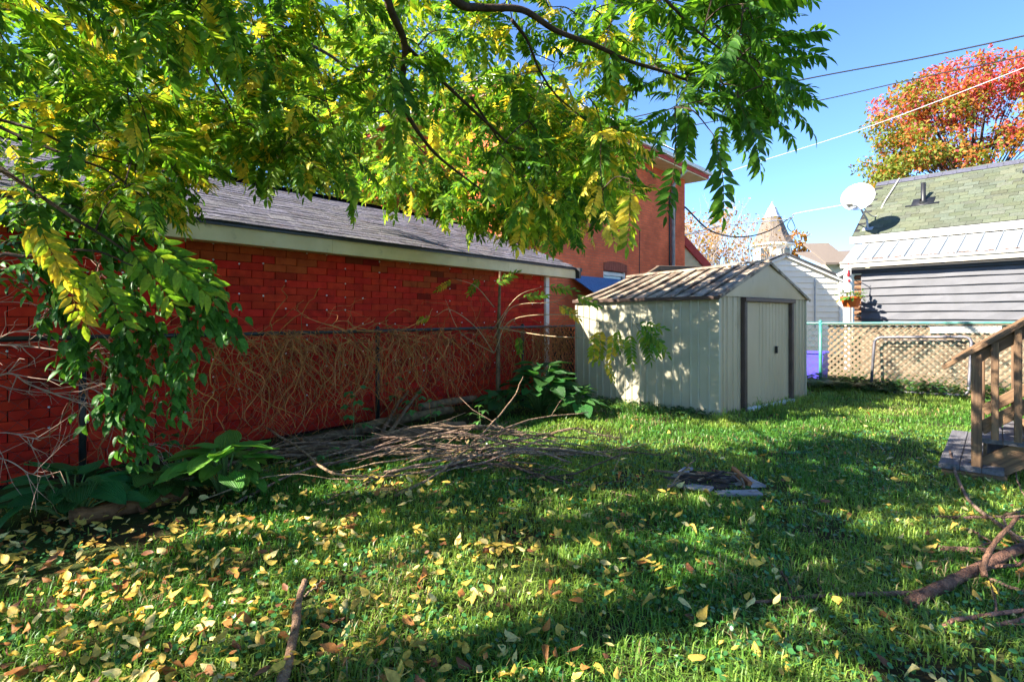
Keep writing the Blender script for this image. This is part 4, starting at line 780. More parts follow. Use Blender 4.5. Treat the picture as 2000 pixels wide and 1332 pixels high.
# creeping round-leaved weeds
cx, cy = sample_lawn(26000, 1.3, 6.5, 1.0); k_ = (vnoise(cx, cy, 0.45, 11) > 0.52) | ((vnoise(cx, cy, 0.2, 12) > 0.62)); cx, cy = cx[k_], cy[k_]; n = len(cx)
hv = [(0, 0, -0.1)] + [(math.cos(t) * (1 if i % 4 else 0.8), math.sin(t) * (1 if i % 4 else 0.8), 0.12 * (i % 2)) for i, t in enumerate(np.linspace(0, 6.283, 8, endpoint=False))]
hv = np.array(hv); ht_ = np.array([(0, i + 1, (i + 1) % 8 + 1) for i in range(8)])
upv = np.stack([RNG.normal(0, 0.4, n), RNG.normal(-0.15, 0.4, n), np.ones(n)], 1); an = RNG.uniform(0, 6.28, n); dv_ = np.stack([np.cos(an), np.sin(an), np.zeros(n)], 1); upv /= np.linalg.norm(upv, axis=1, keepdims=True); dv_ = dv_ - upv * np.sum(dv_ * upv, 1, keepdims=True)
cc = np.array([[0.045, 0.15, 0.04]]) * RNG.uniform(0.6, 1.6, (n, 1)) * np.array([[1, 1, 1.0]]); 
m_weed = leafmat('weed_leaf', 0.25, 0.3, (1.1, 1.2, 0.6), spec=0.45, spots=False)
tag(link('clover', npmesh('clover', *scatter(hv, ht_, frames(dv_, upv, RNG.uniform(0.007, 0.015, n) * (0.85 + 0.06 * cy)), np.stack([cx, cy, RNG.uniform(0.012, 0.05, n)], 1), cc), m_weed)), 'low round-leaved clover and creeping weeds among the grass', kind='stuff')
# ------------------------------------------------------------------ fallen leaves
FLT = []
for k in range(8):
    q = random.uniform(0.45, 0.62); st_ = ((0.0, 0.05), (0.12, 0.62), (0.3, 1.0), (0.55, 0.85), (0.8, 0.42), (1.0, 0.0))
    st_ = tuple((a_, b_ * random.uniform(0.8, 1.15)) for a_, b_ in st_); v_, t_ = leaf_t(q, random.uniform(-1.1, 1.1), random.uniform(-0.5, 0.6), st_, random.uniform(-1.2, 1.2)); v_[:, 1] += 0.10 * random.uniform(-1, 1) * np.sin(v_[:, 0] * 3.1); v_[:, 2] += RNG.normal(0, 0.025, len(v_)); v_[::3, 1] *= random.uniform(0.7, 1.1); FLT.append((v_, t_))
m_fall = leafmat('fallen_leaf', 0.22, 0.55, (1.2, 1.0, 0.5), spec=0.25, src='obj'); m_fall_a = leafmat('fallen_leaf_far', 0.22, 0.55, (1.2, 1.0, 0.5), spec=0.25)
FM = [npmesh('fallen_leaf', v_ - np.array([0.5, 0, 0]), t_, None, m_fall) for v_, t_ in FLT]
def leafcol():
    r = random.random(); k = random.uniform(0.75, 1.2)
    c = (0.66, 0.45, 0.08) if r < 0.42 else (0.70, 0.57, 0.22) if r < 0.62 else (0.52, 0.35, 0.07) if r < 0.80 else (0.42, 0.17, 0.045) if r < 0.93 else (0.22, 0.09, 0.04)
    return (c[0] * k, c[1] * k, c[2] * k)
spots = []
lx, ly = sample_lawn(15000, 1.75, 9.0, 0.8, 0.6)
for x, y in zip(lx, ly):
    sd = side_dist(x, y); left = max(0, min(1, (0.5 - x / max(y, 1)) / 1.1)); w = (0.16 + 0.75 * left) * max(0.05, min(1, (6.3 - y) / 3.0)) + (0.05 if y < 8 else 0)
    if x > 0.2 and y > 4.6: w *= 0.28
    w *= 0.45 + 1.1 * float(vnoise(np.array([x]), np.array([y]), 0.4, 21)[0])
    if random.random() < w * (0.62 + 0.35 * left) and sd > 0.35: spots.append((x, y))
spots.sort(key=lambda s: s[1]); rest = []
def inview(x, y): return y > 1.95 and abs(x) < 0.93 * y
nind = 0
for x, y in spots:
    L_ = 0.03 + 0.052 * random.random() ** 1.3; up = V(random.gauss(0, 0.26), random.gauss(-0.16, 0.26), 1).normalized(); a = random.uniform(0, 6.28); d = V(math.cos(a), math.sin(a), 0); d = (d - up * d.dot(up)).normalized()
    if random.random() < 0.04: d = (d + UP * random.uniform(-0.7, 0.5)).normalized(); up = (up - d * up.dot(d)).normalized()
    m_ = Matrix.Translation((x, y, random.uniform(0.035, 0.07))) @ (Matrix((d, up.cross(d), up)).transposed() * L_).to_4x4(); m_[3][3] = 1
    k = random.randrange(8); c = leafcol()
    if nind < 300 and inview(x, y):
        o = link('fallen_leaf', FM[k], None, m_); o.color = (*c, 1); nind += 1
        tag(o, 'single fallen yellow-brown leaf lying loose on the shaded foreground lawn', 'leaf', 'fallen leaves scattered over the foreground lawn')
    else: rest.append((k, m_, c))
arr = []
for k, m_, c in rest:
    mm = np.array(m_); v_, t_ = FLT[k]; arr.append(((v_ - np.array([0.5, 0, 0])) @ mm[:3, :3].T + mm[:3, 3], t_, np.tile(c, (len(v_), 1))))
tag(link('leaf_litter', npmesh('leaf_litter', *joinarr(arr), m_fall_a)), 'litter of small fallen yellow leaves farther back on the lawn and bed', kind='stuff')
# ================================================================== BRANCHES, LOGS, STICKS
m_bark = M('grey_brown_bark', (0.38, 0.26, 0.17), 0.9, (0.12, 0.08, 0.056), ns=26, bump=1.0, bs=85, bd=0.02, src='obj', spec=0.2)
m_logm = M('log_bark', (0.23, 0.155, 0.085), 0.9, (0.11, 0.07, 0.04), ns=14, bump=0.9, bs=50, src='obj', spec=0.15)
m_cut = M('cut_wood', (0.42, 0.27, 0.14), 0.8, (0.26, 0.14, 0.07), ns=30, bump=0.3)
def branch(name, pts, r0, r1, label, group=None, mat=None, forks=2, col=None, sides=7, fl=0.45, cat='branch', wob=0.012):
    pts = curve(pts, 5); pts = [p + jit(wob * 0.6) for p in pts]; mb = MB(); n = len(pts); rr = taper(r0, r1, n); mb.tube(pts, [r * random.uniform(0.92, 1.1) for r in rr], sides)
    for k in range(forks):
        i = random.randint(n // 4, n - 2); d = (pts[i + 1] - pts[i]).normalized(); sd = (d.orthogonal() * random.choice((-1, 1)) + jit(0.7)); sd.z = abs(sd.z) * random.uniform(-0.1, 0.8); dd_ = (d * 0.9 + sd.normalized() * random.uniform(0.35, 0.8)).normalized()
        ln = fl * random.uniform(0.4, 1.1); q = [pts[i] + dd_ * ln * t + UP * (0.05 * ln * t * t) + (jit(0.02) if t else V(0, 0, 0)) for t in (0, 0.3, 0.65, 1.0)]
        for p in q: p.z = max(p.z, 0.012)
        mb.tube(q, taper(rr[i] * 0.6, max(0.0015, rr[i] * 0.2), 4), max(4, sides - 2))
    o = mb.build(name, mat or m_bark, None, True); k = random.uniform(0.75, 1.25); o.color = (*(col or (k, k * random.uniform(0.92, 1.02), k * random.uniform(0.88, 1.05))), 1)
    return tag(o, label, cat, group)
GP = 'cut branches in the brush pile'
def bp(x, y, z): return G(x, y, 0) + UP * z if False else V((x - 1000) / F * ((H - z) * F / (y - HY)), (H - z) * F / (y - HY), z)
# the pale and dark branches one can follow through the pile
named = [
 ([(520, 835, .22), (590, 880, .2), (640, 920, .12), (700, 930, .06), (760, 930, .05), (850, 918, .06)], .012, .008, 'long pale branch bowing across the front of the brush pile', 2),
 ([(455, 985, .02), (560, 930, .06), (640, 905, .1), (720, 885, .16), (830, 855, .2)], .011, .006, 'thin grey branch poking out of the left end of the pile', 1),
 ([(770, 968, .02), (850, 928, .06), (930, 860, .22), (1000, 780, .42), (1022, 735, .60)], .014, .005, 'pale upright forked branch rising out of the brush pile', 3),
 ([(800, 900, .12), (930, 868, .18), (1030, 820, .27), (1150, 806, .25)], .013, .006, 'pale branch reaching right over the pile towards the hosta', 3),
 ([(985, 862, .12), (1060, 848, .14), (1130, 836, .16)], .009, .005, 'slim pale twig pointing right at the grass edge of the pile', 1),
 ([(860, 912, .05), (970, 905, .09), (1080, 935, .05), (1175, 955, .03), (1265, 972, .02)], .015, .005, 'long dark branch sweeping right across the lawn', 3),
 ([(930, 880, .12), (1040, 925, .05), (1130, 965, .02)], .017, .006, 'dark forked branch lying at the right front of the pile', 3),
 ([(1030, 930, .03), (1120, 925, .06), (1220, 885, .14), (1300, 888, .10)], .009, .004, 'curved dark twig arching right above the grass', 2),
 ([(1085, 890, .02), (1180, 880, .03), (1280, 865, .03)], .010, .005, 'straight pale stick lying on the sunlit grass', 1),
 ([(1210, 835, .25), (1212, 880, .12), (1195, 930, .02)], .005, .004, 'thin upright twig standing in the lawn right of the pile', 0),
 ([(790, 915, .03), (700, 950, .02), (620, 985, .01)], .011, .006, 'short reddish stick at the left front of the pile', 1),
 ([(430, 885, .05), (520, 890, .07), (640, 886, .09), (770, 872, .1)], .020, .013, 'long grey limb along the back edge of the pile', 1),
 ([(300, 815, .28), (350, 845, .18), (400, 872, .07), (470, 885, .04), (600, 892, .04)], .032, .018, 'thick brown limb slanting down beside the shrub to the pile', 1),
]
for pts, r0, r1, lab, fk in named: branch('branch', [bp(*q) for q in pts], r0, r1, lab, GP, forks=fk, col=(1.25, 1.15, 1.02) if 'pale' in lab else (0.55, 0.5, 0.52) if 'dark' in lab else None)
for i in range(54):
    c0 = V(random.gauss(-0.6, 0.8), random.gauss(5.25, 0.36), 0); c0 += V(0.25 * c0.x, 0, 0); a = random.gauss(0.05, 0.30) + (math.pi if random.random() < .5 else 0); d = V(math.cos(a), math.sin(a) * 0.8, 0); ln = random.uniform(0.8, 2.1)
    hp_ = 0.05 + max(0, 0.34 - abs(c0.x + 0.6) * 0.15) * random.random()
    if c0.x + abs(d.x) * ln * .5 > 1.25: continue
    q = [c0 + d * ln * (t - 0.5) + UP * max(0.015, hp_ * (1 - 1.5 * abs(t - 0.45)) + random.uniform(-0.03, 0.05) + (random.random() < .3) * random.uniform(0, .3) * (t == 1)) + V(0, random.uniform(-0.06, 0.06), 0) for t in (0, 0.33, 0.66, 1)]
    q = [p + NG * -max(0, 0.42 - side_dist(p.x, p.y)) for p in q]
    r = random.choice((0.006, 0.008, 0.010, 0.013, 0.016)); branch('branch', q, r, r * 0.45, ('thick ' if r > .012 else 'slim ' if r > .007 else 'thin ') + 'bare branch buried in the ' + ('left end' if c0.x < -1.1 else 'right end' if c0.x > -0.2 else 'middle') + ' of the brush pile' + (', near the top' if hp_ > 0.16 else ', near the ground'), GP, forks=random.randint(1, 4), fl=0.55, sides=6)
# loose twigs right of the pile and in the foreground
tw = [([(980, 985, .01), (1010, 960, .03), (1040, 975, .01), (1052, 1000, .01)], .004, 'crooked thin twig on the lawn below the pile', 1),
 ([(780, 985, .02), (850, 960, .03), (905, 930, .05)], .006, 'pale thin stick pointing into the front of the pile', 0)]
for pts, r, lab, fk in tw: branch('twig', [bp(*q) for q in pts], r, r * 0.5, lab, None, forks=fk, fl=0.25, cat='twig')
# logs behind the pile
logs = [([(560, 885, .07), (700, 868, .08)], .055, 'split grey log lying behind the brush pile'), ([(700, 838, .10), (880, 800, .13)], .065, 'mossy brown log resting against the fence'),
 ([(735, 858, .10), (905, 830, .10)], .06, 'round brown log showing its cut end'), ([(820, 795, .20), (930, 778, .22)], .05, 'short log on top of the log stack'),
 ([(590, 862, .06), (740, 838, .07)], .05, 'thin log half hidden behind twigs')]
for pts, r, lab in logs:
    o = branch('log', [bp(*q) for q in pts] if len(pts) > 2 else [bp(*pts[0]), bp(*pts[0]).lerp(bp(*pts[1]), .5) + V(0, 0.02, 0.01), bp(*pts[1])], r, r * 0.85, lab, 'logs stacked behind the brush pile', m_logm, 0, sides=10, cat='log')
    p0 = bp(*pts[0]); d0 = (p0 - bp(*pts[1])).normalized(); mb = MB(); mb.lathe(p0, [(r * 0.93, 0.0), (r * 0.9, 0.006), (0.001, 0.007)], 10, d0); mb.build('cut_end', m_cut, o)
for pts, lab in (([(740, 862, .04), (770, 800, .22), (818, 735, .45)], 'leaning brown pole propped on the logs against the fence'), ([(760, 845, .08), (800, 790, .25), (828, 752, .38)], 'second shorter pole leaning beside the long pole')):
    branch('pole', [bp(*q) for q in pts], .024, .017, lab, None, m_logm, 0, cat='pole')
# edging timber in the bed, left
branch('edging_log', [bp(140, 1015, .04), bp(240, 992, .05), bp(365, 962, .05)], .06, .05, 'rotting brown edging log between the hostas', None, m_logm, 0, cat='log', sides=10, col=(1.15, 0.85, 0.65))
# stick standing out of the foreground lawn
branch('stick', [G(548, 1350, 0.03), G(575, 1240, 0.05), G(582, 1180, 0.07), G(597, 1132, 0.13)], .021, .014, 'short bare stick poking up from the leafy foreground lawn', None, forks=0, col=(1.1, 0.95, 0.85), sides=10, cat='stick', wob=0.006)
branch('twig', [G(595, 1165, 0.05), G(612, 1150, 0.06), G(632, 1130, 0.09)], .006, .003, 'small side twig just right of the foreground stick', None, forks=0, cat='twig')
# branches at the right edge
RB = [([(1775, 1178, .03), (1850, 1140, .05), (1920, 1105, .06), (2040, 1050, .08)], .030, .026, 'thick reddish brown limb on the lawn at the right edge', 2, (0.75, 0.55, 0.52)),
 ([(1465, 1176, .015), (1600, 1163, .02), (1700, 1160, .025), (1790, 1156, .03), (1850, 1135, .06)], .008, .014, 'long thin branch running left from the thick limb', 1, (0.85, 0.7, 0.72)),
 ([(1920, 1125, .06), (1925, 1090, .13), (1950, 1050, .22), (1988, 1010, .33)], .016, .009, 'short upright side branch with broken end at right', 0, (0.8, 0.62, 0.58)),
 ([(1740, 1000, .015), (1830, 1010, .03), (1920, 1010, .05), (2020, 1008, .07)], .012, .010, 'thin dark branch lying level near the steps', 2, (0.6, 0.5, 0.55)),
 ([(1855, 880, .14), (1870, 935, .07), (1900, 985, .06), (1960, 1030, .08), (2030, 1080, .1)], .010, .013, 'long curved pale branch hanging off the bottom step', 1, (0.9, 0.85, 0.9)),
 ([(1820, 1070, .02), (1900, 1074, .04), (2030, 1075, .05)], .018, .016, 'straight dark branch on the grass below the steps', 1, (0.6, 0.48, 0.52)),
 ([(1860, 1035, .02), (1900, 1036, .05), (1950, 1070, .04), (2010, 1120, .05)], .008, .006, 'kinked thin branch between the limbs at right', 1, (0.85, 0.7, 0.7)),
 ([(1525, 1115, .05), (1541, 1140, .03), (1545, 1165, .01)], .007, .005, 'short dark peg-like twig in the lawn', 0, (0.6, 0.45, 0.45)),
 ([(1620, 1135, .02), (1640, 1155, .03), (1665, 1172, .01)], .007, .004, 'small pale forked twig right of the peg-like twig', 0, (1.2, 1.15, 1.05)),
 ([(1840, 1240, .015), (1850, 1218, .03), (1900, 1205, .04), (2030, 1190, .05)], .011, .009, 'bent reddish branch in the bottom right corner', 1, (0.9, 0.65, 0.65)),
 ([(1920, 1228, .02), (1970, 1215, .03), (2030, 1200, .05)], .009, .008, 'short pale red branch beside the bent one', 1, (1.0, 0.75, 0.75)),
 ([(1935, 1130, .05), (1985, 1150, .04), (2030, 1160, .05)], .009, .006, 'thin branch forking off right of the thick limb', 1, (0.95, 0.8, 0.8)),
 ([(1990, 1000, .2), (1960, 1010, .12), (1985, 1060, .05), (2020, 1095, .05)], .009, .006, 'grey twig crossing above the branches at the right edge', 1, (0.9, 0.85, 0.85)),
 ([(1990, 880, .05), (1985, 930, .1), (2005, 975, .1)], .006, .004, 'thin pale twig under the bottom step', 0, (1.0, 0.9, 0.85))]
for pts, r0, r1, lab, fk, cl_ in RB: branch('branch', [bp(*q) for q in pts], r0, r1, lab, 'branches dropped beside the steps', forks=fk, col=cl_, sides=9, fl=0.3, wob=0.006)
# fire spot: charred sticks on broken grey boards
fc = G(1395, 950, 0); fire = root('fire_spot', fc, 'flattened heap of grey boards with charred sticks and ash on the lawn', 'fire pit')
m_ash = M('ash_grey_board', (0.36, 0.34, 0.35), 0.9, (0.20, 0.18, 0.19), ns=7, bump=0.6, bs=30, coord='obj', dirt=((0.05, 0.04, 0.04), 5, 0.55, 0.7)); m_char = M('charred_wood', (0.025, 0.02, 0.018), 0.8, (0.07, 0.05, 0.04), ns=12, bump=0.8)
for p0, p1, w in (((1308, 952), (1390, 968), .13), ((1325, 935), (1470, 945), .12), ((1400, 972), (1484, 972), .14), ((1440, 940), (1482, 962), .16), ((1312, 945), (1345, 925), .10), ((1420, 958), (1475, 950), .1)): plank('board', G(*p0) + UP * random.uniform(.03, .045), G(*p1) + UP * random.uniform(.035, .05), w * .8, 0.018, m_ash, fire, up=V(random.uniform(-.12, .12), 1, random.uniform(-.06, .06)))
mb = MB(); mb.slab([fc + V(math.cos(t) * random.uniform(.24, .34), math.sin(t) * random.uniform(.13, .19), .012) for t in np.linspace(0, 6.28, 15)[:-1]], UP * .03); mb.build('ash_bed', m_char, fire)
mb = MB()
for i in range(14):
    q = fc + V(random.uniform(-0.26, 0.14), random.uniform(-0.1, 0.12), 0.05); r_ = random.uniform(0.02, 0.05); mb.lathe(q, [(0.002, -r_ * .5), (r_, -r_ * .3), (r_ * .8, r_ * .3), (0.002, r_ * .5)], 6, V(random.gauss(0, .4), random.gauss(0, .4), 1))
tag(mb.build('charcoal', m_char, fire), 'lumps of black charcoal', kind='stuff')
for i in range(12):
    q = fc + V(random.uniform(-0.3, 0.22), random.uniform(-0.12, 0.14), random.uniform(0.06, 0.10)); a = random.gauss(0.1, 0.6); d = V(math.cos(a), math.sin(a), random.uniform(-0.08, 0.12)) * random.uniform(0.1, 0.22)
    mb = MB(); mb.tube([q - d, q + jit(0.012), q + d], [0.010, 0.011, 0.006], 6); mb.build('charred_stick', m_char if i % 2 else m_bark, fire, True)
plank('split_wood', G(1432, 940) + UP * .10, G(1465, 962) + UP * .06, 0.05, 0.035, M('split_wood', (0.36, 0.15, 0.06), 0.8, (0.2, 0.08, 0.04), ns=8, coord='obj'), fire)
branch('twig', [bp(1302, 960, .02), bp(1330, 925, .12), bp(1358, 898, .2)], .010, .005, 'bare twig leaning up from the left of the fire spot', None, forks=1, fl=0.2, cat='twig')
# ================================================================== HOSTAS, SEEDLINGS, FERNS
m_hosta = leafmat('hosta_leaf', 0.30, 0.45, (1.2, 1.2, 0.6), spec=0.2, spots=False, veins=True, src='obj')
def hosta_mesh(k):
    """broad heart-shaped leaf, unit long, cupped, with UVs for its ribs"""
    NX, NYh = 10, 4; vs = []; uv = []; W = (0.36, 0.42, 0.30)[k % 3]; dr = (0.22, 0.38, 0.12)[k % 3]
    for i in range(NX + 1):
        t = i / NX; w = W * (math.sin(math.pi * min(1, (t + 0.10) / 1.12) ** 0.72) ** 0.8 if t < 0.995 else 0.0)
        for j in range(-NYh, NYh + 1):
            s = j / NYh; z = 0.10 * abs(s) ** 1.3 * (1 - 0.5 * t) - dr * t * t + 0.02 * math.sin(9 * t + 4 * s) * abs(s); vs.append((t - (0.08 * abs(s) ** 2 if i == 0 else 0) * 1.0, s * w, z)); uv.append((t, s * (0.45 + 0.4 * math.sin(math.pi * t))))
    n = 2 * NYh + 1; fs = [(i * n + j, (i + 1) * n + j, (i + 1) * n + j + 1, i * n + j + 1) for i in range(NX) for j in range(n - 1)]
    me = bpy.data.meshes.new('leaf'); me.from_pydata(vs, [], fs); u = me.uv_layers.new(name='UVMap')
    for l in me.loops: u.data[l.index].uv = uv[l.vertex_index]
    me.polygons.foreach_set('use_smooth', [True] * len(me.polygons)); me.materials.append(m_hosta); return me
HM = [hosta_mesh(k) for k in range(3)]; m_stem = M('hosta_stem', (0.12, 0.22, 0.06), 0.6, bump=0)
def hosta(cx, cy, n, rad, hgt, ll, label, col=(0.035, 0.115, 0.03), a0=0, a1=6.283):
    c = V(cx, cy, 0); h = root('hosta', c, label, 'hosta'); mb = MB()
    for i in range(n):
        a = a0 + (a1 - a0) * (i + random.uniform(-.3, .3)) / n; q = random.uniform(0.25, 1.0); o_ = V(math.cos(a), math.sin(a), 0); b_ = c + o_ * rad * q * 0.75 + UP * (hgt * (1.05 - 0.6 * q) * random.uniform(0.8, 1.1))
        d = (o_ + UP * (0.5 - 0.65 * q + random.uniform(-0.2, 0.2)) + jit(0.2)).normalized(); up = (UP + o_ * 0.3 + jit(0.25)); up = (up - d * up.dot(d)).normalized(); L_ = ll * random.uniform(0.7, 1.15)
        m_ = Matrix.Translation(b_) @ (Matrix((d, up.cross(d), up)).transposed() * L_).to_4x4(); m_[3][3] = 1
        o = link('leaf', HM[random.randrange(3)], h, m_); k = random.uniform(0.6, 1.4); o.color = (col[0] * k * random.uniform(0.8, 1.3), col[1] * k, col[2] * k, 1)
        mb.tube([c + o_ * 0.03, c + o_ * rad * q * 0.4 + UP * b_.z * 0.7, b_, b_ + d * L_ * 0.05], [0.006, 0.006, 0.004, 0.003], 5)
    mb.build('stems', m_stem, h, True)
q = G(415, 985); hosta(q.x, q.y + 0.18, 32, 0.34, 0.42, 0.26, 'pale green hosta clump at the left end of the brush pile', (0.12, 0.30, 0.045))
q = G(265, 1000); hosta(q.x, q.y + 0.25, 22, 0.34, 0.24, 0.21, 'low dark hosta behind the edging log', (0.06, 0.18, 0.035))
q = G(95, 1040); hosta(q.x, q.y + 0.2, 28, 0.40, 0.36, 0.24, 'dark blue-green hosta at the left edge under the shrub', (0.04, 0.165, 0.045))
hosta(0.40, 7.75, 74, 0.62, 0.74, 0.27, 'big dark hosta clump between fence and shed', (0.045, 0.15, 0.035))
hosta(0.85, 7.55, 34, 0.42, 0.42, 0.23, 'lower hosta clump spilling onto the grass by the shed', (0.05, 0.165, 0.035))
hosta(-0.15, 7.5, 22, 0.40, 0.40, 0.22, 'small-leaved green plant left of the big hosta', (0.04, 0.13, 0.03))
# raspberry-like seedlings
lv5, lt5 = leaf_t(0.62, 0.25, 0.3, ((0, 0.1), (0.2, 0.75), (0.4, 1.0), (0.6, 0.72), (0.75, 0.62), (0.9, 0.3), (1, 0)))
def seedling(x, y, z0, hgt, n, label, sz=0.085, col=(0.05, 0.17, 0.04), lean=V(0, 0, 0), name='seedling'):
    base = bp(x, y, z0) if z0 is not None else V(x, y, 0); base = V(base.x, base.y, 0); s = root(name, base, label, 'seedling'); mb = MB(); tp = base + UP * hgt + lean; pts = curve([base, base.lerp(tp, .5) + jit(.02), tp], 5); mb.tube(pts, taper(.004, .002, len(pts)), 5)
    D_, Pp, U_, Sc = [], [], [], []
    for i in range(n):
        t = 0.35 + 0.65 * i / max(1, n - 1); p = base.lerp(tp, t); a = i * 2.4 + random.uniform(-.4, .4); o_ = V(math.cos(a), math.sin(a), 0.25); e_ = p + o_ * random.uniform(0.05, 0.12) * (1.2 - 0.5 * t); mb.tube([p, e_], [.002, .0015], 4)
        for da in (-1.0, 0, 1.0):
            aa = a + da; D_.append((math.cos(aa), math.sin(aa), -0.15)); Pp.append(tuple(e_)); U_.append((random.gauss(0, .25), random.gauss(-.2, .25), 1)); Sc.append(sz * random.uniform(0.75, 1.2) * (1.15 if da == 0 else 0.9))
    mb.build('stem', m_stem, s); N = len(D_); cc_ = np.array(col)[None] * RNG.uniform(0.7, 1.4, (N, 1)); link('leaves', npmesh('leaves', *scatter(lv5, lt5, frames(np.array(D_), np.array(U_), np.array(Sc)), np.array(Pp), cc_), m_leaf), s)
seedling(692, 872, 0, 0.62, 9, 'leggy green seedling standing in the left of the pile')
seedling(800, 845, 0, 0.46, 7, 'green seedling growing between the logs', lean=V(0.1, 0, 0)); seedling(770, 830, 0, 0.60, 6, 'tall seedling with broad leaves above the leaning poles')
seedling(850, 850, 0, 0.40, 5, 'small bright seedling at the centre of the pile', 0.07, (0.09, 0.24, 0.05)); seedling(640, 925, 0, 0.2, 4, 'tiny seedling at the front edge of the pile', 0.07); seedling(935, 860, 0, 0.36, 7, 'pale green seedling sprouting among the pale branches', 0.07, (0.10, 0.25, 0.06)); seedling(330, 925, 0, 0.34, 8, 'leafy seedling beside the slanting limb', 0.09)
# low weeds along shed and back fence
def weeds(name, pts, label, col, sz, n_each, hg):
    D_, Pp, U_, Sc = [], [], [], []
    for p in pts:
        for i in range(n_each):
            a = random.uniform(0, 6.28); r_ = abs(random.gauss(0, 0.09)); D_.append((math.cos(a), math.sin(a), random.uniform(-.2, .8))); Pp.append((p.x + r_ * math.cos(a), p.y + r_ * math.sin(a), random.uniform(0.01, hg))); U_.append((random.gauss(0, .4), random.gauss(-.2, .4), 1)); Sc.append(sz * random.uniform(.5, 1.3))
    N = len(D_); cc_ = np.array(col)[None] * RNG.uniform(0.6, 1.5, (N, 1)); cc_[:, 0] *= RNG.uniform(0.8, 1.7, N)
    tag(link(name, npmesh(name, *scatter(lv5, lt5, frames(np.array(D_), np.array(U_), np.array(Sc)), np.array(Pp), cc_), m_leaf)), label, kind='stuff')
weeds('weeds', [BF(random.uniform(-0.6, 4.2), -abs(random.gauss(0.05, 0.2))) for i in range(110)], 'low leafy weeds along the foot of the back fence', (0.06, 0.15, 0.03), 0.085, 16, 0.26)
weeds('ground_cover', [A + dS * random.uniform(0.0, LS) + nS * abs(random.gauss(0.12, 0.22)) for i in range(90)], 'low ground cover along the side of the metal shed', (0.04, 0.12, 0.03), 0.045, 14, 0.10)
def fern(p, n, ln, label, col):
    f = root('fern', p, label, 'fern'); D_, Pp, U_, Sc = [], [], [], []; mb = MB()
    for i in range(n):
        a = 6.283 * i / n + random.uniform(-.3, .3); o_ = V(math.cos(a), math.sin(a), 0); pts = [p + o_ * ln * t + UP * (ln * (1.1 * t - 0.95 * t * t)) for t in np.linspace(0, 1, 9)]; mb.tube(pts, taper(.004, .001, 9), 4)
        for k in range(1, 9):
            for t in (0, 0.5):
                q_ = pts[k].lerp(pts[max(0, k - 1)], t)
                for sg in (-1, 1): sd = o_.cross(UP) * sg + o_ * 0.4; D_.append(tuple(sd)); Pp.append(tuple(q_)); U_.append((0, 0, 1)); Sc.append(ln * 0.24 * math.sin(3.14 * (k / 9.5)) + .01)
    mb.build('stems', m_stem, f); N = len(D_); cc_ = np.array(col)[None] * RNG.uniform(0.7, 1.3, (N, 1)); fv, ft = leaf_t(0.28, 0.1, 0.2, ((0, .6), (.3, 1), (.7, .6), (1, 0))); link('fronds', npmesh('fronds', *scatter(fv, ft, frames(np.array(D_), np.array(U_), np.array(Sc)), np.array(Pp), cc_), m_leaf), f)
fern(BF(0.05, -0.25), 15, 0.62, 'yellow-green fern beside the fence post and shed', (0.17, 0.24, 0.05)); fern(BF(0.55, -0.2), 13, 0.65, 'darker fern in front of the shaded lattice', (0.05, 0.13, 0.03)); fern(BF(0.95, -0.3), 9, 0.45, 'small fern at the foot of the pipe gate', (0.04, 0.11, 0.03))
# ================================================================== TREES
m_tbark = M('tree_bark', (0.085, 0.058, 0.042), 0.9, (0.045, 0.030, 0.023), ns=18, bump=0.8, bs=50, spec=0.15)
m_frond = leafmat('walnut_leaf', 0.58, 0.45, (1.5, 1.35, 0.5), spec=0.2)
# ---- feather-leaf templates: a midrib with paired leaflets, unit long
def frond_template(kind, seed):
    r = random.Random(seed); npairs = r.randint(7, 10); arr = []; bend = r.uniform(0.12, 0.35); roll = r.uniform(-0.15, 0.15)
    mid = lambda t: np.array([t - 0.08 * bend * t * t, roll * t * t * 0.5, -bend * t * t])
    green = (0.125, 0.285, 0.034); lime = (0.26, 0.39, 0.045); yel = (0.70, 0.57, 0.08)
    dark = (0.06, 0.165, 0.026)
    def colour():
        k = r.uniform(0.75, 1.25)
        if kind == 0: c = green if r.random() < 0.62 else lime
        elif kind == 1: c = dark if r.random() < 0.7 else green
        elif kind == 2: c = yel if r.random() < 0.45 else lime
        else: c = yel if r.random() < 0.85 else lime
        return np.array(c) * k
    pts = [mid(t) for t in np.linspace(0, 1, 7)]; mb = MB(); mb.tube([Vector(p) for p in pts], taper(0.008, 0.003, 7), 3, cap=False); v_ = np.array(mb.v); t_ = np.array([(f[0], f[1], f[2]) for f in mb.f] + [(f[0], f[2], f[3]) for f in mb.f]); arr.append((v_, t_, np.tile((0.16, 0.17, 0.05), (len(v_), 1))))
    for i in range(npairs + 1):
        t = 0.24 + 0.72 * i / npairs
        for sg in ((-1, 1) if i < npairs else (0,)):
            if r.random() < 0.04: continue
            L_ = (0.27 - 0.10 * abs(t - 0.55)) * r.uniform(0.85, 1.15); W = r.uniform(0.30, 0.40); lv_, lt_ = leaf_t(W, r.uniform(0.1, 0.5), r.uniform(0.05, 0.4), ((0, 0.05), (0.16, 0.72), (0.38, 1.0), (0.68, 0.72), (0.88, 0.25), (1, 0)), r.uniform(-0.4, 0.4))
            d = np.array([[0.50 + 0.25 * t if sg else 1.0, sg * 0.85, -0.25 + r.uniform(-0.3, 0.25)]]); u = np.array([[r.gauss(0, 0.2), r.gauss(0, 0.2) , 1.0]])
            arr.append(scatter(lv_, lt_, frames(d, u, np.array([L_])), (mid(t))[None], colour()[None]))
    return joinarr(arr)
FK = [0] * 6 + [1] * 4 + [2] * 4 + [3] * 3; FT = [frond_template(k, 100 + i) for i, k in enumerate(FK)]; FMesh = [npmesh('leaf', v_, t_, c_, m_frond) for v_, t_, c_ in FT]
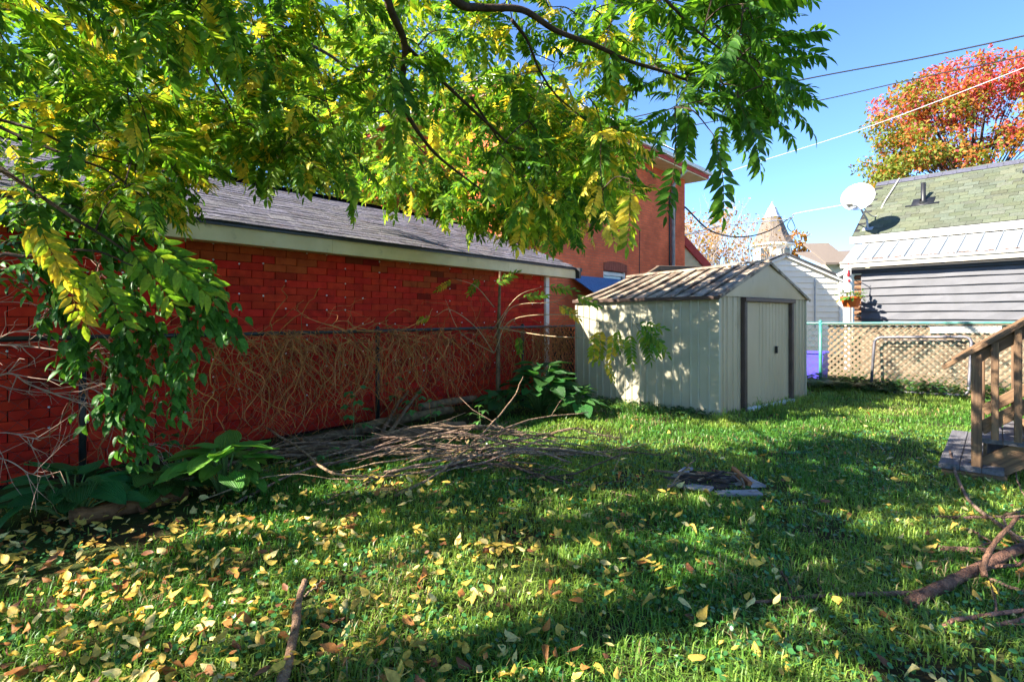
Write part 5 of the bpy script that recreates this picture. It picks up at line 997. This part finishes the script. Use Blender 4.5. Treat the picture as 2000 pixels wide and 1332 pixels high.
def inpoly(x, y, poly):
    c = False; j = len(poly) - 1
    for i in range(len(poly)):
        if (poly[i][1] > y) != (poly[j][1] > y) and x < (poly[j][0] - poly[i][0]) * (y - poly[i][1]) / (poly[j][1] - poly[i][1]) + poly[i][0]: c = not c
        j = i
    return c
T0 = V(-2.75, 1.25, 0); tree = root('walnut_tree', T0, 'overhanging tree with feathery green and yellow leaves filling the upper left', 'tree')
mb = MB(); top = V(-2.45, 1.45, 3.1); mb.tube(curve([T0 - UP * 0.1, V(-2.72, 1.27, 0.5), V(-2.6, 1.32, 1.6), top], 5), [0.26, 0.24, 0.22, 0.2, 0.19, 0.185, 0.18, 0.175, 0.17, 0.165, 0.16, 0.155, 0.15, 0.145, 0.14, 0.135], 12); mb.build('trunk', m_tbark, tree, True)
limbs = [  # through-points and root radius
 ([top, V(-1.6, 1.9, 3.75), P(745, -130, 2.7), P(757, 0, 2.8), P(790, 88, 3.0), P(784, 190, 3.2), P(805, 240, 3.4), P(850, 300, 3.6), P(905, 345, 3.9), P(960, 385, 4.2)], .030),
 ([P(790, 88, 3.0), P(870, 165, 3.3), P(950, 240, 3.7), P(1000, 285, 4.0), P(1050, 300, 4.3), P(1100, 345, 4.7), P(1140, 352, 5.0)], .013),
 ([P(920, 190, 3.55), P(965, 260, 3.8), P(1000, 320, 4.0), P(998, 380, 4.1)], .009),
 ([top, V(-1.2, 1.7, 3.7), P(800, -110, 2.5), P(890, 2, 2.6), P(940, 15, 2.7), P(1020, 20, 2.8), P(1085, 60, 2.9), P(1160, 88, 3.0), P(1230, 120, 3.1), P(1310, 145, 3.2), P(1400, 180, 3.35), P(1490, 205, 3.4)], .027),
 ([P(1000, 40, 2.85), P(1030, 80, 3.0), P(1055, 140, 3.2), P(1090, 190, 3.4), P(1150, 240, 3.7)], .010),
 ([top, V(-1.9, 2.2, 3.6), P(320, -80, 3.0), P(355, 20, 3.1), P(390, 90, 3.2), P(440, 150, 3.4), P(480, 200, 3.6), P(540, 215, 3.8)], .018),
 ([P(355, 20, 3.1), P(370, 60, 3.2), P(400, 130, 3.3), P(450, 210, 3.5), P(465, 260, 3.6)], .010),
 ([top, V(-2.4, 2.0, 3.2), P(60, -60, 2.9), P(200, 60, 3.1), P(330, 10, 3.2)], .016),
 ([top + V(0, 0, -0.5), V(-2.6, 2.2, 2.6), P(-60, 215, 2.9), P(120, 300, 3.0), P(220, 340, 3.15), P(330, 430, 3.4)], .016),
 ([top + V(0, 0, -0.6), V(-2.7, 2.3, 2.3), P(-40, 225, 3.0), P(70, 255, 3.1), P(170, 300, 3.3), P(300, 330, 3.6)], .015),
 ([P(-40, 300, 2.9), P(60, 370, 2.9), P(150, 430, 2.9), P(230, 480, 3.0), P(300, 545, 3.1)], .014),
 ([top, V(-1.0, 1.2, 4.0), P(1150, -140, 2.2), P(1280, -20, 2.4), P(1360, 60, 2.6), P(1440, 120, 2.8)], .014),
 ([top, V(-2.6, 3.0, 4.1), P(420, -60, 5.0), P(560, 60, 5.6), P(660, 120, 6.0), P(740, 200, 6.4), P(820, 290, 6.7), P(900, 360, 6.8)], .03),
 ([P(660, 120, 6.0), P(800, 170, 6.2), P(940, 250, 6.4), P(1060, 330, 6.6), P(1130, 400, 6.6)], .014),
 ([top, V(-2.8, 0.6, 3.4), V(-3.2, -0.4, 3.6)], .05), ([top, V(-1.8, 0.7, 3.4), V(-0.9, -0.1, 3.6)], .04), ([V(-1.6, 1.9, 3.75), V(-0.8, 1.5, 3.8), V(0.3, 1.1, 3.7)], .02), ([top, V(-3.6, 1.0, 3.4), V(-5.0, 0.6, 3.6), V(-6.4, 0.4, 3.7)], .04), ([top, V(-3.6, 1.9, 3.5), V(-4.9, 2.2, 3.8)], .03)]
nodes = []
for pts, r in limbs:
    c = curve(pts, 7); mb = MB(); mb.tube(c, taper(r, max(0.0035, r * 0.16), len(c)), 7); mb.build('limb', m_tbark, tree, True); nodes += [tuple(p) for p in c[3:]]
nodes = np.array(nodes)
MASK = [(-80, -160), (1500, -160), (1500, 10), (1490, 60), (1520, 110), (1500, 160), (1530, 190), (1490, 225), (1420, 240), (1370, 260), (1310, 250), (1260, 230), (1200, 330), (1190, 440), (1130, 460), (1050, 460), (940, 430), (850, 360), (760, 340), (690, 330), (620, 270), (560, 270), (480, 270), (380, 280), (300, 340), (330, 420), (300, 450), (180, 430), (80, 460), (-80, 440)]
def garage_clear(p):
    off = (p - F0).dot(NG); s_ = (p - F0).dot(UG)
    if off < 0.1 or s_ > 7.3: return True
    return p.z > 2.285 + 0.4 * (off - 0.22) + 0.25 and off < 4
tips = []; want = 380; tries = 0
while len(tips) < want and tries < 60000:
    tries += 1; x = random.uniform(-80, 1560); y = random.uniform(-160, 650)
    if not inpoly(x, y, MASK): continue
    sky_gap = (880 < x < 1120 and 55 < y < 160) or (830 < x < 1010 and 195 < y < 235)
    if sky_gap and random.random() < 0.8: continue
    if 380 < y and 650 < x < 900 and random.random() < 0.5: continue
    if x < 450: Y = random.uniform(2.6, 4.3) if y > 120 else random.uniform(2.0, 4.0)
    elif x < 1250: Y = random.uniform(2.9, 4.1) if random.random() < (0.75 if y < 170 else 0.25) else random.uniform(6.4, 7.6)
    else: Y = random.uniform(2.4, 3.9)
    if x < 620 and Y > 5: Y = random.uniform(2.9, 4.0)
    if x > 1200 and y > 250: Y = random.uniform(2.8, 3.8)
    if x < 330 and y > 300 and random.random() < 0.45: continue
    p = P(x, y, Y)
    if garage_clear(p): tips.append(p)
DEEP = [(640, 150), (900, 170), (1200, 200), (1170, 420), (1110, 450), (1000, 450), (880, 430), (760, 370), (640, 330)]
D2 = [(120, 300), (280, 180), (640, 180), (690, 350), (600, 330), (480, 310), (380, 330), (330, 390), (160, 400)]
for poly, cnt, y0, y1 in ((DEEP, 78, 6.5, 7.9), (D2, 85, 3.3, 4.4), ([(960, 220), (1235, 215), (1225, 400), (1130, 430), (1000, 400)], 52, 4.1, 4.9), ([(830, 120), (1080, 150), (1080, 260), (840, 240)], 26, 4.1, 4.9), ([(740, 320), (1170, 330), (1180, 420), (1090, 455), (960, 440), (860, 400), (760, 375)], 62, 6.1, 7.1)):
    k_ = 0; tries = 0
    while k_ < cnt and tries < 20000:
        tries += 1; x = random.uniform(120, 1240); y = random.uniform(150, 470)
        if inpoly(x, y, poly):
            p = P(x, y, random.uniform(y0, y1))
            if garage_clear(p): tips.append(p); k_ += 1
# the crown above and behind the viewpoint that shades the foreground
tries = 0; n_up = 0
while n_up < 180 and tries < 40000:
    tries += 1; p = V(random.uniform(-7.4, 0.9), random.uniform(-1.2, 3.0), random.uniform(2.8, 4.0)); e_ = ((p.x + 3.2) / 4.2) ** 2 + ((p.y - 1.0) / 2.3) ** 2
    vis = p.y > 0.3 and abs(p.x) < 1.0 * p.y + 0.3 and p.z < H + 0.6 * p.y + 0.3
    if e_ < 1 and not vis and garage_clear(p) and (p - V(0, 0, H)).length > 1.7: tips.append(p); n_up += 1
n_up = 0
while n_up < 75:
    p = V(random.uniform(-6.0, -1.0), random.uniform(0.2, 2.8), random.uniform(2.7, 3.9)); vis = abs(p.x) < 1.0 * p.y + 0.3 and p.z < H + 0.6 * p.y + 0.3
    if not vis and garage_clear(p): tips.append(p); n_up += 1
n_up = 0
while n_up < 60:
    p = V(random.uniform(-2.4, -0.1), random.uniform(0.2, 1.9), random.uniform(2.7, 3.5))
    if p.z > H + 0.6 * p.y + 0.35 and (p - V(0, 0, H)).length > 1.75: tips.append(p); n_up += 1
fr_m = []; twg = MB()
order = sorted(tips, key=lambda p: float(np.min(np.sum((nodes - np.array(p)) ** 2, 1))))
for p in order:
    d2 = np.sum((nodes - np.array(p)) ** 2, 1); j = int(np.argmin(d2)); b = Vector(nodes[j]); D_ = (p - b).length
    if D_ > 1.8: continue
    m1 = b.lerp(p, 0.5) + UP * (0.10 * D_) + jit(0.05 * D_); c = curve([b, m1, p], 4); r0 = 0.0035 + 0.004 * min(D_, 1); twg.tube(c, taper(r0, 0.0022, len(c)), 4, cap=False); nodes = np.vstack([nodes, [tuple(q) for q in c[2:]]])
    d = (p - m1).normalized(); nf = random.choice((4, 4, 5, 6)); 
    for k in range(nf):
        bs_ = c[-1 - min(len(c) - 2, k)] if k else p; a = 2.4 * k + random.uniform(-0.5, 0.5); side = (d.cross(UP).normalized() * math.cos(a) + UP * math.sin(a) * 0.4)
        fd = (d * (0.9 if k == 0 else 0.35) + side * (0.15 if k == 0 else 1.0) + UP * random.uniform(-0.42, 0.12) + (V(0.45, 0, 0) if p.x / max(p.y, .5) > 0.2 else V(0.12, 0, 0)) + jit(0.25)).normalized(); u = (UP + jit(0.35)); fr_m.append((bs_.copy(), fd, u, random.uniform(0.21, 0.33) * (1.3 if p.y > 5 else 1)))
# single long leaf hanging against the sky, right of the crown
for b_, e_, L_ in ((P(1392, 262, 2.3), P(1440, 395, 2.3), 0.36), (P(1480, 170, 2.6), P(1560, 215, 2.7), 0.3), (P(1470, 40, 2.5), P(1510, 20, 2.5), 0.24), (P(1320, 300, 2.6), P(1310, 385, 2.6), .3), (P(1230, 350, 2.9), P(1235, 470, 2.9), .36), (P(1440, 200, 2.5), P(1500, 290, 2.5), .34), (P(1470, 90, 2.5), P(1520, 130, 2.5), .28)):
    fr_m.append((b_, (e_ - b_).normalized(), V(0.1, -1, 0.35), L_)); j = int(np.argmin(np.sum((nodes - np.array(b_)) ** 2, 1))); n0 = Vector(nodes[j]); twg.tube(curve([n0, n0.lerp(b_, .5) + UP * .04, b_], 4), taper(.005, .002, 9), 4, cap=False)
tag(twg.build('twigs', m_tbark, tree), 'fine dark twigs of the crown', kind='stuff')
def seen_size(p):
    if p.y < 1.2: return 0
    x = 1000 + F * p.x / p.y; y = HY - F * (p.z - H) / p.y
    return 1 / p.y if (-20 < x < 2000 and -20 < y < 1332) else 0
items = []
for b_, d, u, L_ in fr_m:
    tipq = b_ + d * L_
    if (tipq.length if False else (tipq - V(0, 0, H)).length) < 1.35 or (b_ - V(0, 0, H)).length < 1.35: continue
    if d.z < 0 and not garage_clear(tipq): continue
    px_ = 1000 + F * b_.x / max(b_.y, .1); w = random.random(); py_ = HY - F * (b_.z - H) / max(b_.y, .1)
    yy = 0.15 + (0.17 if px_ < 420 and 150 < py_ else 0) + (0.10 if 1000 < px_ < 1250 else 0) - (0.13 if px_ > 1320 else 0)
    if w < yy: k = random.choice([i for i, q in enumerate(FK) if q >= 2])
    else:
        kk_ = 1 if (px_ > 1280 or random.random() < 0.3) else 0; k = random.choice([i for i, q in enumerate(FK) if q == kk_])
    u = (u - d * u.dot(d)).normalized(); m_ = Matrix.Translation(b_) @ (Matrix((d, u.cross(d), u)).transposed() * L_).to_4x4(); m_[3][3] = 1; items.append((seen_size(b_), k, m_))
items.sort(key=lambda t: -t[0]); arr = []
for i, (s_, k, m_) in enumerate(items):
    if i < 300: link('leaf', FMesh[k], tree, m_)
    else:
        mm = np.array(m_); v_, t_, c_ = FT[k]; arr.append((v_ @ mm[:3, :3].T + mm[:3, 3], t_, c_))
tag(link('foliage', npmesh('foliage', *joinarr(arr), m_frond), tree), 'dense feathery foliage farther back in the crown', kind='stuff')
# ---- sapling growing through the side fence
sb = FS(4.35, -0.10); sap = root('sapling', sb, 'slim sapling trunk rising through the vine-covered fence', 'tree'); sz = lambda x, y, Y: P(x, y, Y)
mb = MB(); ctr = [sb, sb + UP * 0.6 + jit(.02), sb + UP * 1.3, sb + UP * 2.05 + V(0.02, 0, 0)]; mb.tube(curve(ctr, 5), taper(.042, .018, 16), 9); mb.build('trunk', m_logm, sap, True)
m_pale = M('pale_twig', (0.50, 0.36, 0.20), 0.8, (0.36, 0.25, 0.13), ns=20, bump=0.2); Ys = sb.y
brs = [[(965, 690, Ys - .1), (1000, 625, Ys - .3), (1110, 615, Ys - .5), (1180, 630, Ys - .7), (1240, 632, Ys - .8)], [(965, 690, Ys - .1), (930, 640, Ys - .3), (880, 605, Ys - .5), (850, 618, Ys - .6)], [(965, 640, Ys), (1010, 580, Ys - .3), (1060, 560, Ys - .4)], [(965, 660, Ys), (1000, 600, Ys - .2), (1080, 590, Ys - .4), (1110, 575, Ys - .5)], [(965, 600, Ys), (930, 560, Ys - .2), (890, 545, Ys - .4)], [(970, 640, Ys), (1060, 655, Ys - .5), (1140, 660, Ys - .9), (1185, 662, Ys - 1.1)], [(965, 690, Ys - .1), (900, 650, Ys - .2), (870, 585, Ys - .4)]]
for b_ in brs: c = curve([P(*q) for q in b_], 6); mb = MB(); mb.tube(c, taper(.009, .0025, len(c)), 5); mb.build('branch', m_pale, sap, True)
kg = [i for i, q in enumerate(FK) if q == 0]; ky = [i for i, q in enumerate(FK) if q == 2]
for x, y, Y, dx, dy, L_, yel in ((1060, 560, Ys - .4, 1, .05, .42, 0), (1010, 585, Ys - .3, .9, -.3, .4, 0), (1110, 575, Ys - .5, 1, .2, .4, 0), (960, 560, Ys - .1, .8, -.5, .4, 0), (1080, 590, Ys - .4, .9, .4, .4, 1), (850, 618, Ys - .6, -1, .1, .3, 1), (890, 545, Ys - .4, -.8, .3, .3, 1), (1185, 662, Ys - 1.1, 1, .1, .25, 1), (1200, 632, Ys - .75, .3, 1, .34, 0), (1240, 632, Ys - .8, .5, .9, .42, 0), (1240, 632, Ys - .8, .9, .5, .42, 0), (1235, 632, Ys - .8, 1, .1, .4, 0), (1170, 630, Ys - .7, .1, 1, .5, 1), (1250, 640, Ys - .8, .75, .8, .4, 0), (1180, 700, Ys - .7, .5, .9, .3, 1), (1262, 650, Ys - .8, .8, .7, .42, 0), (1255, 640, Ys - .8, .35, 1, .45, 0), (1200, 640, Ys - .75, -.1, 1, .4, 1), (1225, 640, Ys - .75, .2, 1, .45, 0), (1160, 640, Ys - .7, .05, 1, .42, 1), (1010, 650, Ys - .1, .2, .9, .3, 0), (940, 540, Ys - .1, -.3, .4, .3, 0)):
    d = V(dx, random.uniform(-.3, .1), -dy).normalized(); u = V(0.1, -0.85, 0.55); u = (u - d * u.dot(d)).normalized(); m_ = Matrix.Translation(P(x, y, Y)) @ (Matrix((d, u.cross(d), u)).transposed() * (L_ * 1.12)).to_4x4(); m_[3][3] = 1; link('leaf', FMesh[random.choice(ky if yel else kg)], sap, m_)
# ---- left shrub: arching stems with paired oval leaves
SHB = V(-4.0, 3.2, 0); shr = root('arching_shrub', SHB, 'overgrown shrub with drooping leafy stems at the left of the fence', 'shrub')
m_shl = leafmat('shrub_leaf', 0.40, 0.42, (1.3, 1.25, 0.5), spec=0.2); lv, lt = leaf_t(0.5, 0.3, 0.3)
stems = [[SHB, P(-60, 560, 3.3), P(60, 470, 3.3), P(200, 480, 3.4), P(310, 520, 3.5), P(400, 590, 3.6), P(470, 640, 3.7)], [SHB, P(-80, 600, 3.5), P(60, 520, 3.5), P(200, 560, 3.6), P(300, 640, 3.7), P(340, 740, 3.7), P(350, 790, 3.7)], [P(200, 560, 3.6), P(240, 650, 3.6), P(255, 740, 3.6), P(260, 820, 3.6), P(275, 880, 3.6)], [SHB, P(-60, 540, 3.7), P(120, 440, 3.8), P(260, 450, 3.9), P(360, 500, 4.0), P(420, 560, 4.0), P(440, 640, 4.0)],
 [P(310, 520, 3.5), P(360, 600, 3.5), P(370, 660, 3.5), P(345, 720, 3.5)], [P(60, 520, 3.5), P(110, 600, 3.4), P(150, 680, 3.4), P(140, 700, 3.4)], [P(255, 740, 3.6), P(225, 780, 3.55), P(190, 800, 3.5)], [P(300, 640, 3.7), P(250, 660, 3.6), P(220, 720, 3.6)], [SHB, P(-40, 480, 3.2), P(80, 400, 3.3), P(180, 420, 3.3), P(250, 500, 3.3), P(265, 580, 3.3)]]
D_, Pp, U_, Sc = [], [], [], []
for si, s_ in enumerate(stems):
    c = curve(s_, 9); mb = MB(); mb.tube(c, taper(.011 if s_[0] is SHB else .006, .002, len(c)), 5); mb.build('stem', m_tbark, shr, True)
    for i in range(6 if s_[0] is SHB else 2, len(c)):
        if s_[0] is SHB and c[i].x < -0.98 * c[i].y * 0.95: continue
        d = (c[i] - c[i - 1]).normalized()
        for rep in range(4):
            b_ = c[i] + jit(0.02); sp_ = random.uniform(0.0, 0.16); off = (jit(1.0) + V(0, 0, -0.4)).normalized()
            if rep: b_ = c[i] + off * sp_
            for sg in (-1, 1):
                o_ = (d.cross(UP + jit(0.3)).normalized() * sg + d * 0.5 + V(0, 0, -0.5) + jit(0.35)); D_.append(tuple(o_)); Pp.append(tuple(b_)); U_.append(tuple(UP + jit(0.5) + V(-.2, -0.3, 0))); Sc.append(random.uniform(0.05, 0.10))
N = len(D_); cc = np.array([[0.075, 0.21, 0.035]]) * RNG.uniform(0.55, 1.35, (N, 1)); tag(link('foliage', npmesh('foliage', *scatter(lv, lt, frames(np.array(D_), np.array(U_), np.array(Sc)), np.array(Pp), cc), m_shl), shr), 'oval paired green leaves', kind='stuff')
# pinnate sprays of the same corner, pale and large
spr = root('sumac_shoot', V(-3.3, 2.6, 0), 'pale young shoot with long feather leaves in front of the shrub', 'shrub'); mb = MB(); mb.tube(curve([V(-3.3, 2.6, 0), P(-60, 560, 2.9), P(60, 500, 2.9), P(180, 490, 2.95), P(260, 520, 3.0)], 6), taper(.014, .004, 25), 6); mb.build('stem', m_tbark, spr, True)
for x, y, Y, dx, dy, L_, yel in ((260, 470, 3.0, .9, .55, .50, 0), (230, 460, 3.0, .7, .8, .48, 0), (180, 490, 2.9, .3, 1, .46, 0), (200, 500, 2.9, -.5, .9, .42, 1), (150, 480, 2.9, -.8, .6, .4, 0), (280, 450, 3.1, 1, .65, .5, 0), (120, 500, 2.9, .1, 1, .4, 1), (60, 400, 2.8, .3, .7, .4, 1), (20, 430, 2.8, .6, .5, .4, 1))[::1]:
    d = V(dx, random.uniform(-.15, .15), -dy).normalized(); u = V(0.2, -0.75, 0.6); u = (u - d * u.dot(d)).normalized(); m_ = Matrix.Translation(P(x, y, Y)) @ (Matrix((d, u.cross(d), u)).transposed() * L_).to_4x4(); m_[3][3] = 1; link('leaf', FMesh[random.choice(ky if yel else kg)], spr, m_)
# ---- bare twiggy bush at the left edge
db = root('bare_bush', V(-3.7, 3.5, 0), 'bare twiggy bush with pale dead stems at the left edge', 'shrub'); m_dead = M('dead_twig', (0.42, 0.28, 0.20), 0.75, (0.26, 0.16, 0.11), ns=20, bump=0.2)
def deadstem(pts, r, depth=0):
    c = curve(pts, 6); mb = MB(); mb.tube(c, taper(r, r * 0.35, len(c)), 5); 
    for i in range(3, len(c) - 1):
        if random.random() < 0.7:
            d = (c[i + 1] - c[i]).normalized(); o_ = (d + jit(0.8)).normalized(); ln = random.uniform(0.12, 0.42); q = [c[i], c[i] + o_ * ln * .4 + jit(.02), c[i] + o_ * ln * .75 + jit(.03), c[i] + o_ * ln + UP * -.03]; mb.tube(q, taper(r * .45, r * .18, 4), 4, cap=False)
            if random.random() < .7: e_ = (o_ + jit(.8)).normalized(); mb.tube([q[1], q[1] + e_ * ln * .3, q[1] + e_ * ln * .55 + jit(.03)], taper(r * .3, r * .14, 3), 4, cap=False)
    mb.build('stem', m_dead, db, True)
for pts, r in (([(-150, 830, 3.6), (0, 733, 3.6), (60, 752, 3.6), (150, 785, 3.7), (230, 815, 3.9)], .008), ([(-150, 690, 3.8), (0, 674, 3.7), (110, 684, 3.7), (200, 700, 3.8)], .009), ([(-120, 760, 3.5), (0, 660, 3.5), (70, 640, 3.5), (110, 600, 3.5)], .005), ([(-120, 860, 3.5), (0, 845, 3.4), (60, 855, 3.4), (80, 860, 3.4)], .005), ([(-120, 900, 3.4), (0, 895, 3.3), (60, 925, 3.3), (80, 910, 3.3)], .005), ([(-150, 640, 4.2), (0, 590, 4.2), (150, 620, 4.2), (250, 700, 4.2)], .005), ([(-150, 560, 4.3), (0, 545, 4.3), (150, 570, 4.3), (330, 560, 4.4)], .005), ([(-150, 480, 4.3), (0, 510, 4.3), (120, 490, 4.3), (230, 530, 4.3)], .005), ([(-120, 720, 4.0), (30, 760, 4.0), (130, 770, 4.0), (200, 785, 4.1)], .004), ([(100, 740, 4.1), (200, 770, 4.2), (260, 850, 4.3), (300, 870, 4.3)], .006), ([(90, 720, 4.0), (180, 745, 4.1), (300, 830, 4.2)], .004)):
    deadstem([P(*q) for q in pts], r)
# ---- trees beyond the garage and far trees: crown of leaf clumps on a forked trunk
lq, ltq = leaf_t(0.55, 0.25, 0.25, ((0, 0.1), (0.35, 1), (0.75, 0.6), (1, 0)))
def clump_tree(name, base, crown_c, rad, ncl, nl_, size, cols, label, clr=0.34, mat=None, cat='tree', needle=False, group=None, seed=1):
    rs = np.random.default_rng(seed); rnd = random.Random(seed); t = root(name, base, label, cat, group); cc = np.array(crown_c); rad = np.array(rad); cen = []
    while len(cen) < ncl:
        q = rs.normal(0, 1, 3); q = q / np.linalg.norm(q) * rs.uniform(0.35, 1.0) ** 0.5; q[2] = q[2] if q[2] > -0.75 else -0.75; cen.append(cc + q * rad)
    cen = np.array(cen); mb = MB(); b0 = Vector(base); mid = V(b0.x, b0.y, cc[2] - rad[2] * 0.75); h_ = mid.z; mb.tube(curve([b0, b0.lerp(mid, .5) + V(.05 * h_, 0, 0), mid], 4), taper(0.035 * (cc[2] + rad[2]) * .6, 0.02 * (cc[2]) * .6, 9), 8)
    for c in cen[::2]:
        e = Vector(c); mb.tube(curve([mid, mid.lerp(e, .5) + V(0, 0, .12 * (e - mid).length) + Vector(rs.normal(0, .08, 3)) * h_ * .1, e], 4), taper(.007 * cc[2] * .6, .002 * cc[2] * .5, 9), 5)
    mb.build('trunk', m_tbark, t, True)
    k = rs.integers(0, ncl, nl_); ex = rs.normal(0, 1, (nl_, 3)); ex /= np.linalg.norm(ex, axis=1, keepdims=True); ex *= rs.uniform(0, 1, (nl_, 1)) ** 0.45; pos = cen[k] + ex * clr * rad.mean() * np.array([1, 1, 0.75]); d = ex * 0.6 + rs.normal(0, 0.7, (nl_, 3)) + np.array([0, 0, -0.25])
    c_ = cols(pos, (pos - cc) / rad, rs, k); link('crown', npmesh('crown', *scatter(lq, ltq, frames(d, rs.normal(0, 0.6, (nl_, 3)) + np.array([0, 0, 1.0]), size * rs.uniform(0.6, 1.3, nl_)), pos, c_), mat or m_farleaf), t); return t
m_farleaf = leafmat('far_leaf', 0.5, 0.5, (1.3, 1.2, 0.5), spec=0.2, spots=False)
def col_lime(pos, rel, rs, k): n = len(pos); y = rs.random((n, 1)); b = rs.uniform(0.7, 1.3, (n, 1)); return np.where(y < 0.7, np.array([[0.24, 0.40, 0.05]]), np.where(y < 0.88, np.array([[0.36, 0.46, 0.06]]), np.array([[0.55, 0.46, 0.07]]))) * b
def col_lime2(pos, rel, rs, k): return col_lime(pos, rel, rs, k) * np.array([[0.75, 0.9, 0.9]])
def col_green(pos, rel, rs, k): n = len(pos); return np.array([[0.075, 0.19, 0.03]]) * rs.uniform(0.6, 1.4, (n, 1))
def col_dark(pos, rel, rs, k): n = len(pos); return np.array([[0.018, 0.06, 0.03]]) * rs.uniform(0.6, 1.5, (n, 1))
def col_maple(pos, rel, rs, k):
    n = len(pos); h = np.clip(0.56 + 0.45 * rel[:, 2] + 0.35 * rel[:, 0] + rs.normal(0, 0.16, n) + (np.sin(k * 12.9) * 0.28), 0, 1)[:, None]; red = np.array([[0.52, 0.10, 0.115]]); org = np.array([[0.54, 0.22, 0.06]]); grn = np.array([[0.22, 0.27, 0.05]])
    c = np.where(h > 0.58, red * (0.8 + .6 * rs.random((n, 1))), np.where(h > 0.42, org, grn)); mixr = rs.random((n, 1)); c = np.where(mixr < 0.15, org, np.where(mixr < 0.30, grn, c)); return c * rs.uniform(0.7, 1.35, (n, 1))
GT = 'leafy trees beyond the garage'
clump_tree('broadleaf_tree', V(-4.2, 15.5, 0), (-3.8, 15.0, 6.6), (3.6, 2.4, 3.6), 60, 12000, 0.19, col_lime, 'bright lime green tree directly behind the garage roof', .30, group=GT, seed=2)
clump_tree('broadleaf_tree', V(-9.5, 13.0, 0), (-8.6, 12.6, 5.0), (3.4, 2.4, 3.0), 55, 10000, 0.19, col_lime2, 'yellow-green tree behind the left end of the garage', .30, group=GT, seed=3)
clump_tree('broadleaf_tree', V(-1.2, 14.6, 0), (-0.7, 13.6, 5.4), (1.7, 1.2, 1.7), 26, 3600, 0.16, col_lime, 'small lime green tree against the brick house', .34, group=GT, seed=4)
clump_tree('dark_tree', V(-16.5, 20, 0), (-16.2, 19.6, 10.0), (3.4, 2.6, 4.2), 50, 8000, 0.20, col_dark, 'very dark green tree in the top left corner', .32, seed=5)
def spruce(base, h, r, label):
    t = root('spruce_tree', base, label, 'tree', GT); mb = MB(); mb.tube([base, base + UP * h], [0.16, 0.02], 8); mb.build('trunk', m_tbark, t); D_, Pp, U_, Sc = [], [], [], []
    for i in range(46):
        z = h * (0.18 + 0.8 * i / 46); rr = r * (1.02 - z / h)
        for j in range(9):
            a = 6.283 * j / 9 + i * 0.7 + random.uniform(-.2, .2)
            for q in np.linspace(0.15, 1, 7):
                p = base + V(math.cos(a) * rr * q, math.sin(a) * rr * q, z - 0.35 * rr * q * q)
                for sg in (-1, 0, 1): aa = a + sg * 0.8; D_.append((math.cos(aa), math.sin(aa), -0.35)); Pp.append(tuple(p + jit(.05))); U_.append((random.gauss(0, .4), random.gauss(0, .4), 1)); Sc.append(random.uniform(.16, .30))
    nv, nt2 = leaf_t(0.22, 0.3, 0.3, ((0, .5), (.4, 1), (1, 0))); N = len(D_); link('crown', npmesh('crown', *scatter(nv, nt2, frames(np.array(D_), np.array(U_), np.array(Sc)), np.array(Pp), np.array([[0.03, 0.085, 0.06]]) * RNG.uniform(.6, 1.4, (N, 1))), m_farleaf), t)
spruce(V(-6.4, 17.2, 0), 10.5, 2.3, 'blue-green spruce showing dark between the leaves behind the garage')
# red maple over the green roof
mp = P(1900, 250, 24); clump_tree('maple_tree', V(mp.x, 24, 0), (P(1905, 0, 24).x, 24, 8.6), (4.5, 3.2, 4.1), 240, 38000, 0.17, col_maple, 'red and orange autumn maple rising behind the green roof', .16, seed=6)
def col_or(pos, rel, rs, k): n = len(pos); return np.where(rs.random((n, 1)) < .6, np.array([[0.50, 0.22, 0.05]]), np.array([[0.35, 0.25, 0.05]])) * rs.uniform(.6, 1.3, (n, 1))
q = P(1548, 470, 48); clump_tree('orange_tree', V(q.x, 48, 0), (q.x, 48, 7.6), (1.6, 1.2, 1.3), 20, 1100, 0.28, col_or, 'small orange autumn tree right behind the turret', .3, seed=7)
# sparse bare trees between brick house and turret
def bare_tree(base, h, label, seed, nleaf, colf, spread=0.34):
    r_ = random.Random(seed); t = root('bare_tree', base, label, 'tree', 'nearly bare trees by the turret'); mb = MB(); ends = []
    def grow(p, d, ln, r, dep):
        n = 4; pts = [p]; 
        for i in range(n): d = (d + V(r_.gauss(0, .10), r_.gauss(0, .10), .06)).normalized(); pts.append(pts[-1] + d * ln / n)
        mb.tube(pts, taper(r, r * .62, n + 1), 5 if dep < 3 else 3, cap=False)
        if dep >= 5: ends.append(pts[-1]); return
        for k in range(r_.choice((2, 3, 3))): nd_ = (d + V(r_.gauss(0, spread), r_.gauss(0, spread), r_.uniform(0, .25))).normalized(); grow(pts[r_.choice((2, 3, 4))], nd_, ln * r_.uniform(.6, .85), r * .58, dep + 1)
        if dep >= 2: ends.append(pts[-1])
    for k in range(5): a = k * 1.26; grow(base + V(.1 * math.cos(a), .1 * math.sin(a), 0), V(.22 * math.cos(a), .22 * math.sin(a), 1).normalized(), h * .34, .008 * h, 0)
    mb.build('trunk', M('pale_bark', (0.33, 0.26, 0.20), .85, bump=.3), t); idx = RNG.integers(0, len(ends), nleaf); pos = np.array([tuple(ends[i]) for i in idx]) + RNG.normal(0, .12, (nleaf, 3)); pos = pos[pos[:, 2] < h * .96]; n = len(pos); d = RNG.normal(0, 1, (n, 3)); link('crown', npmesh('crown', *scatter(lq, ltq, frames(d, RNG.normal(0, 1, (n, 3)), RNG.uniform(.10, .22, n)), pos, colf(pos, None, RNG, None)), m_farleaf), t)
q = P(1395, 0, 27); bare_tree(V(q.x, 27, 0), 7.0, 'nearly bare tree with pink-orange leaves beside brick house', 3, 1000, col_or); q = P(1445, 0, 30); bare_tree(V(q.x, 30, 0), 8.2, 'taller bare grey tree just left of the turret', 9, 420, col_or, .30)
q = P(1370, 0, 33); bare_tree(V(q.x, 33, 0), 8.4, 'thin bare tree showing above the rear wing', 14, 700, col_or)
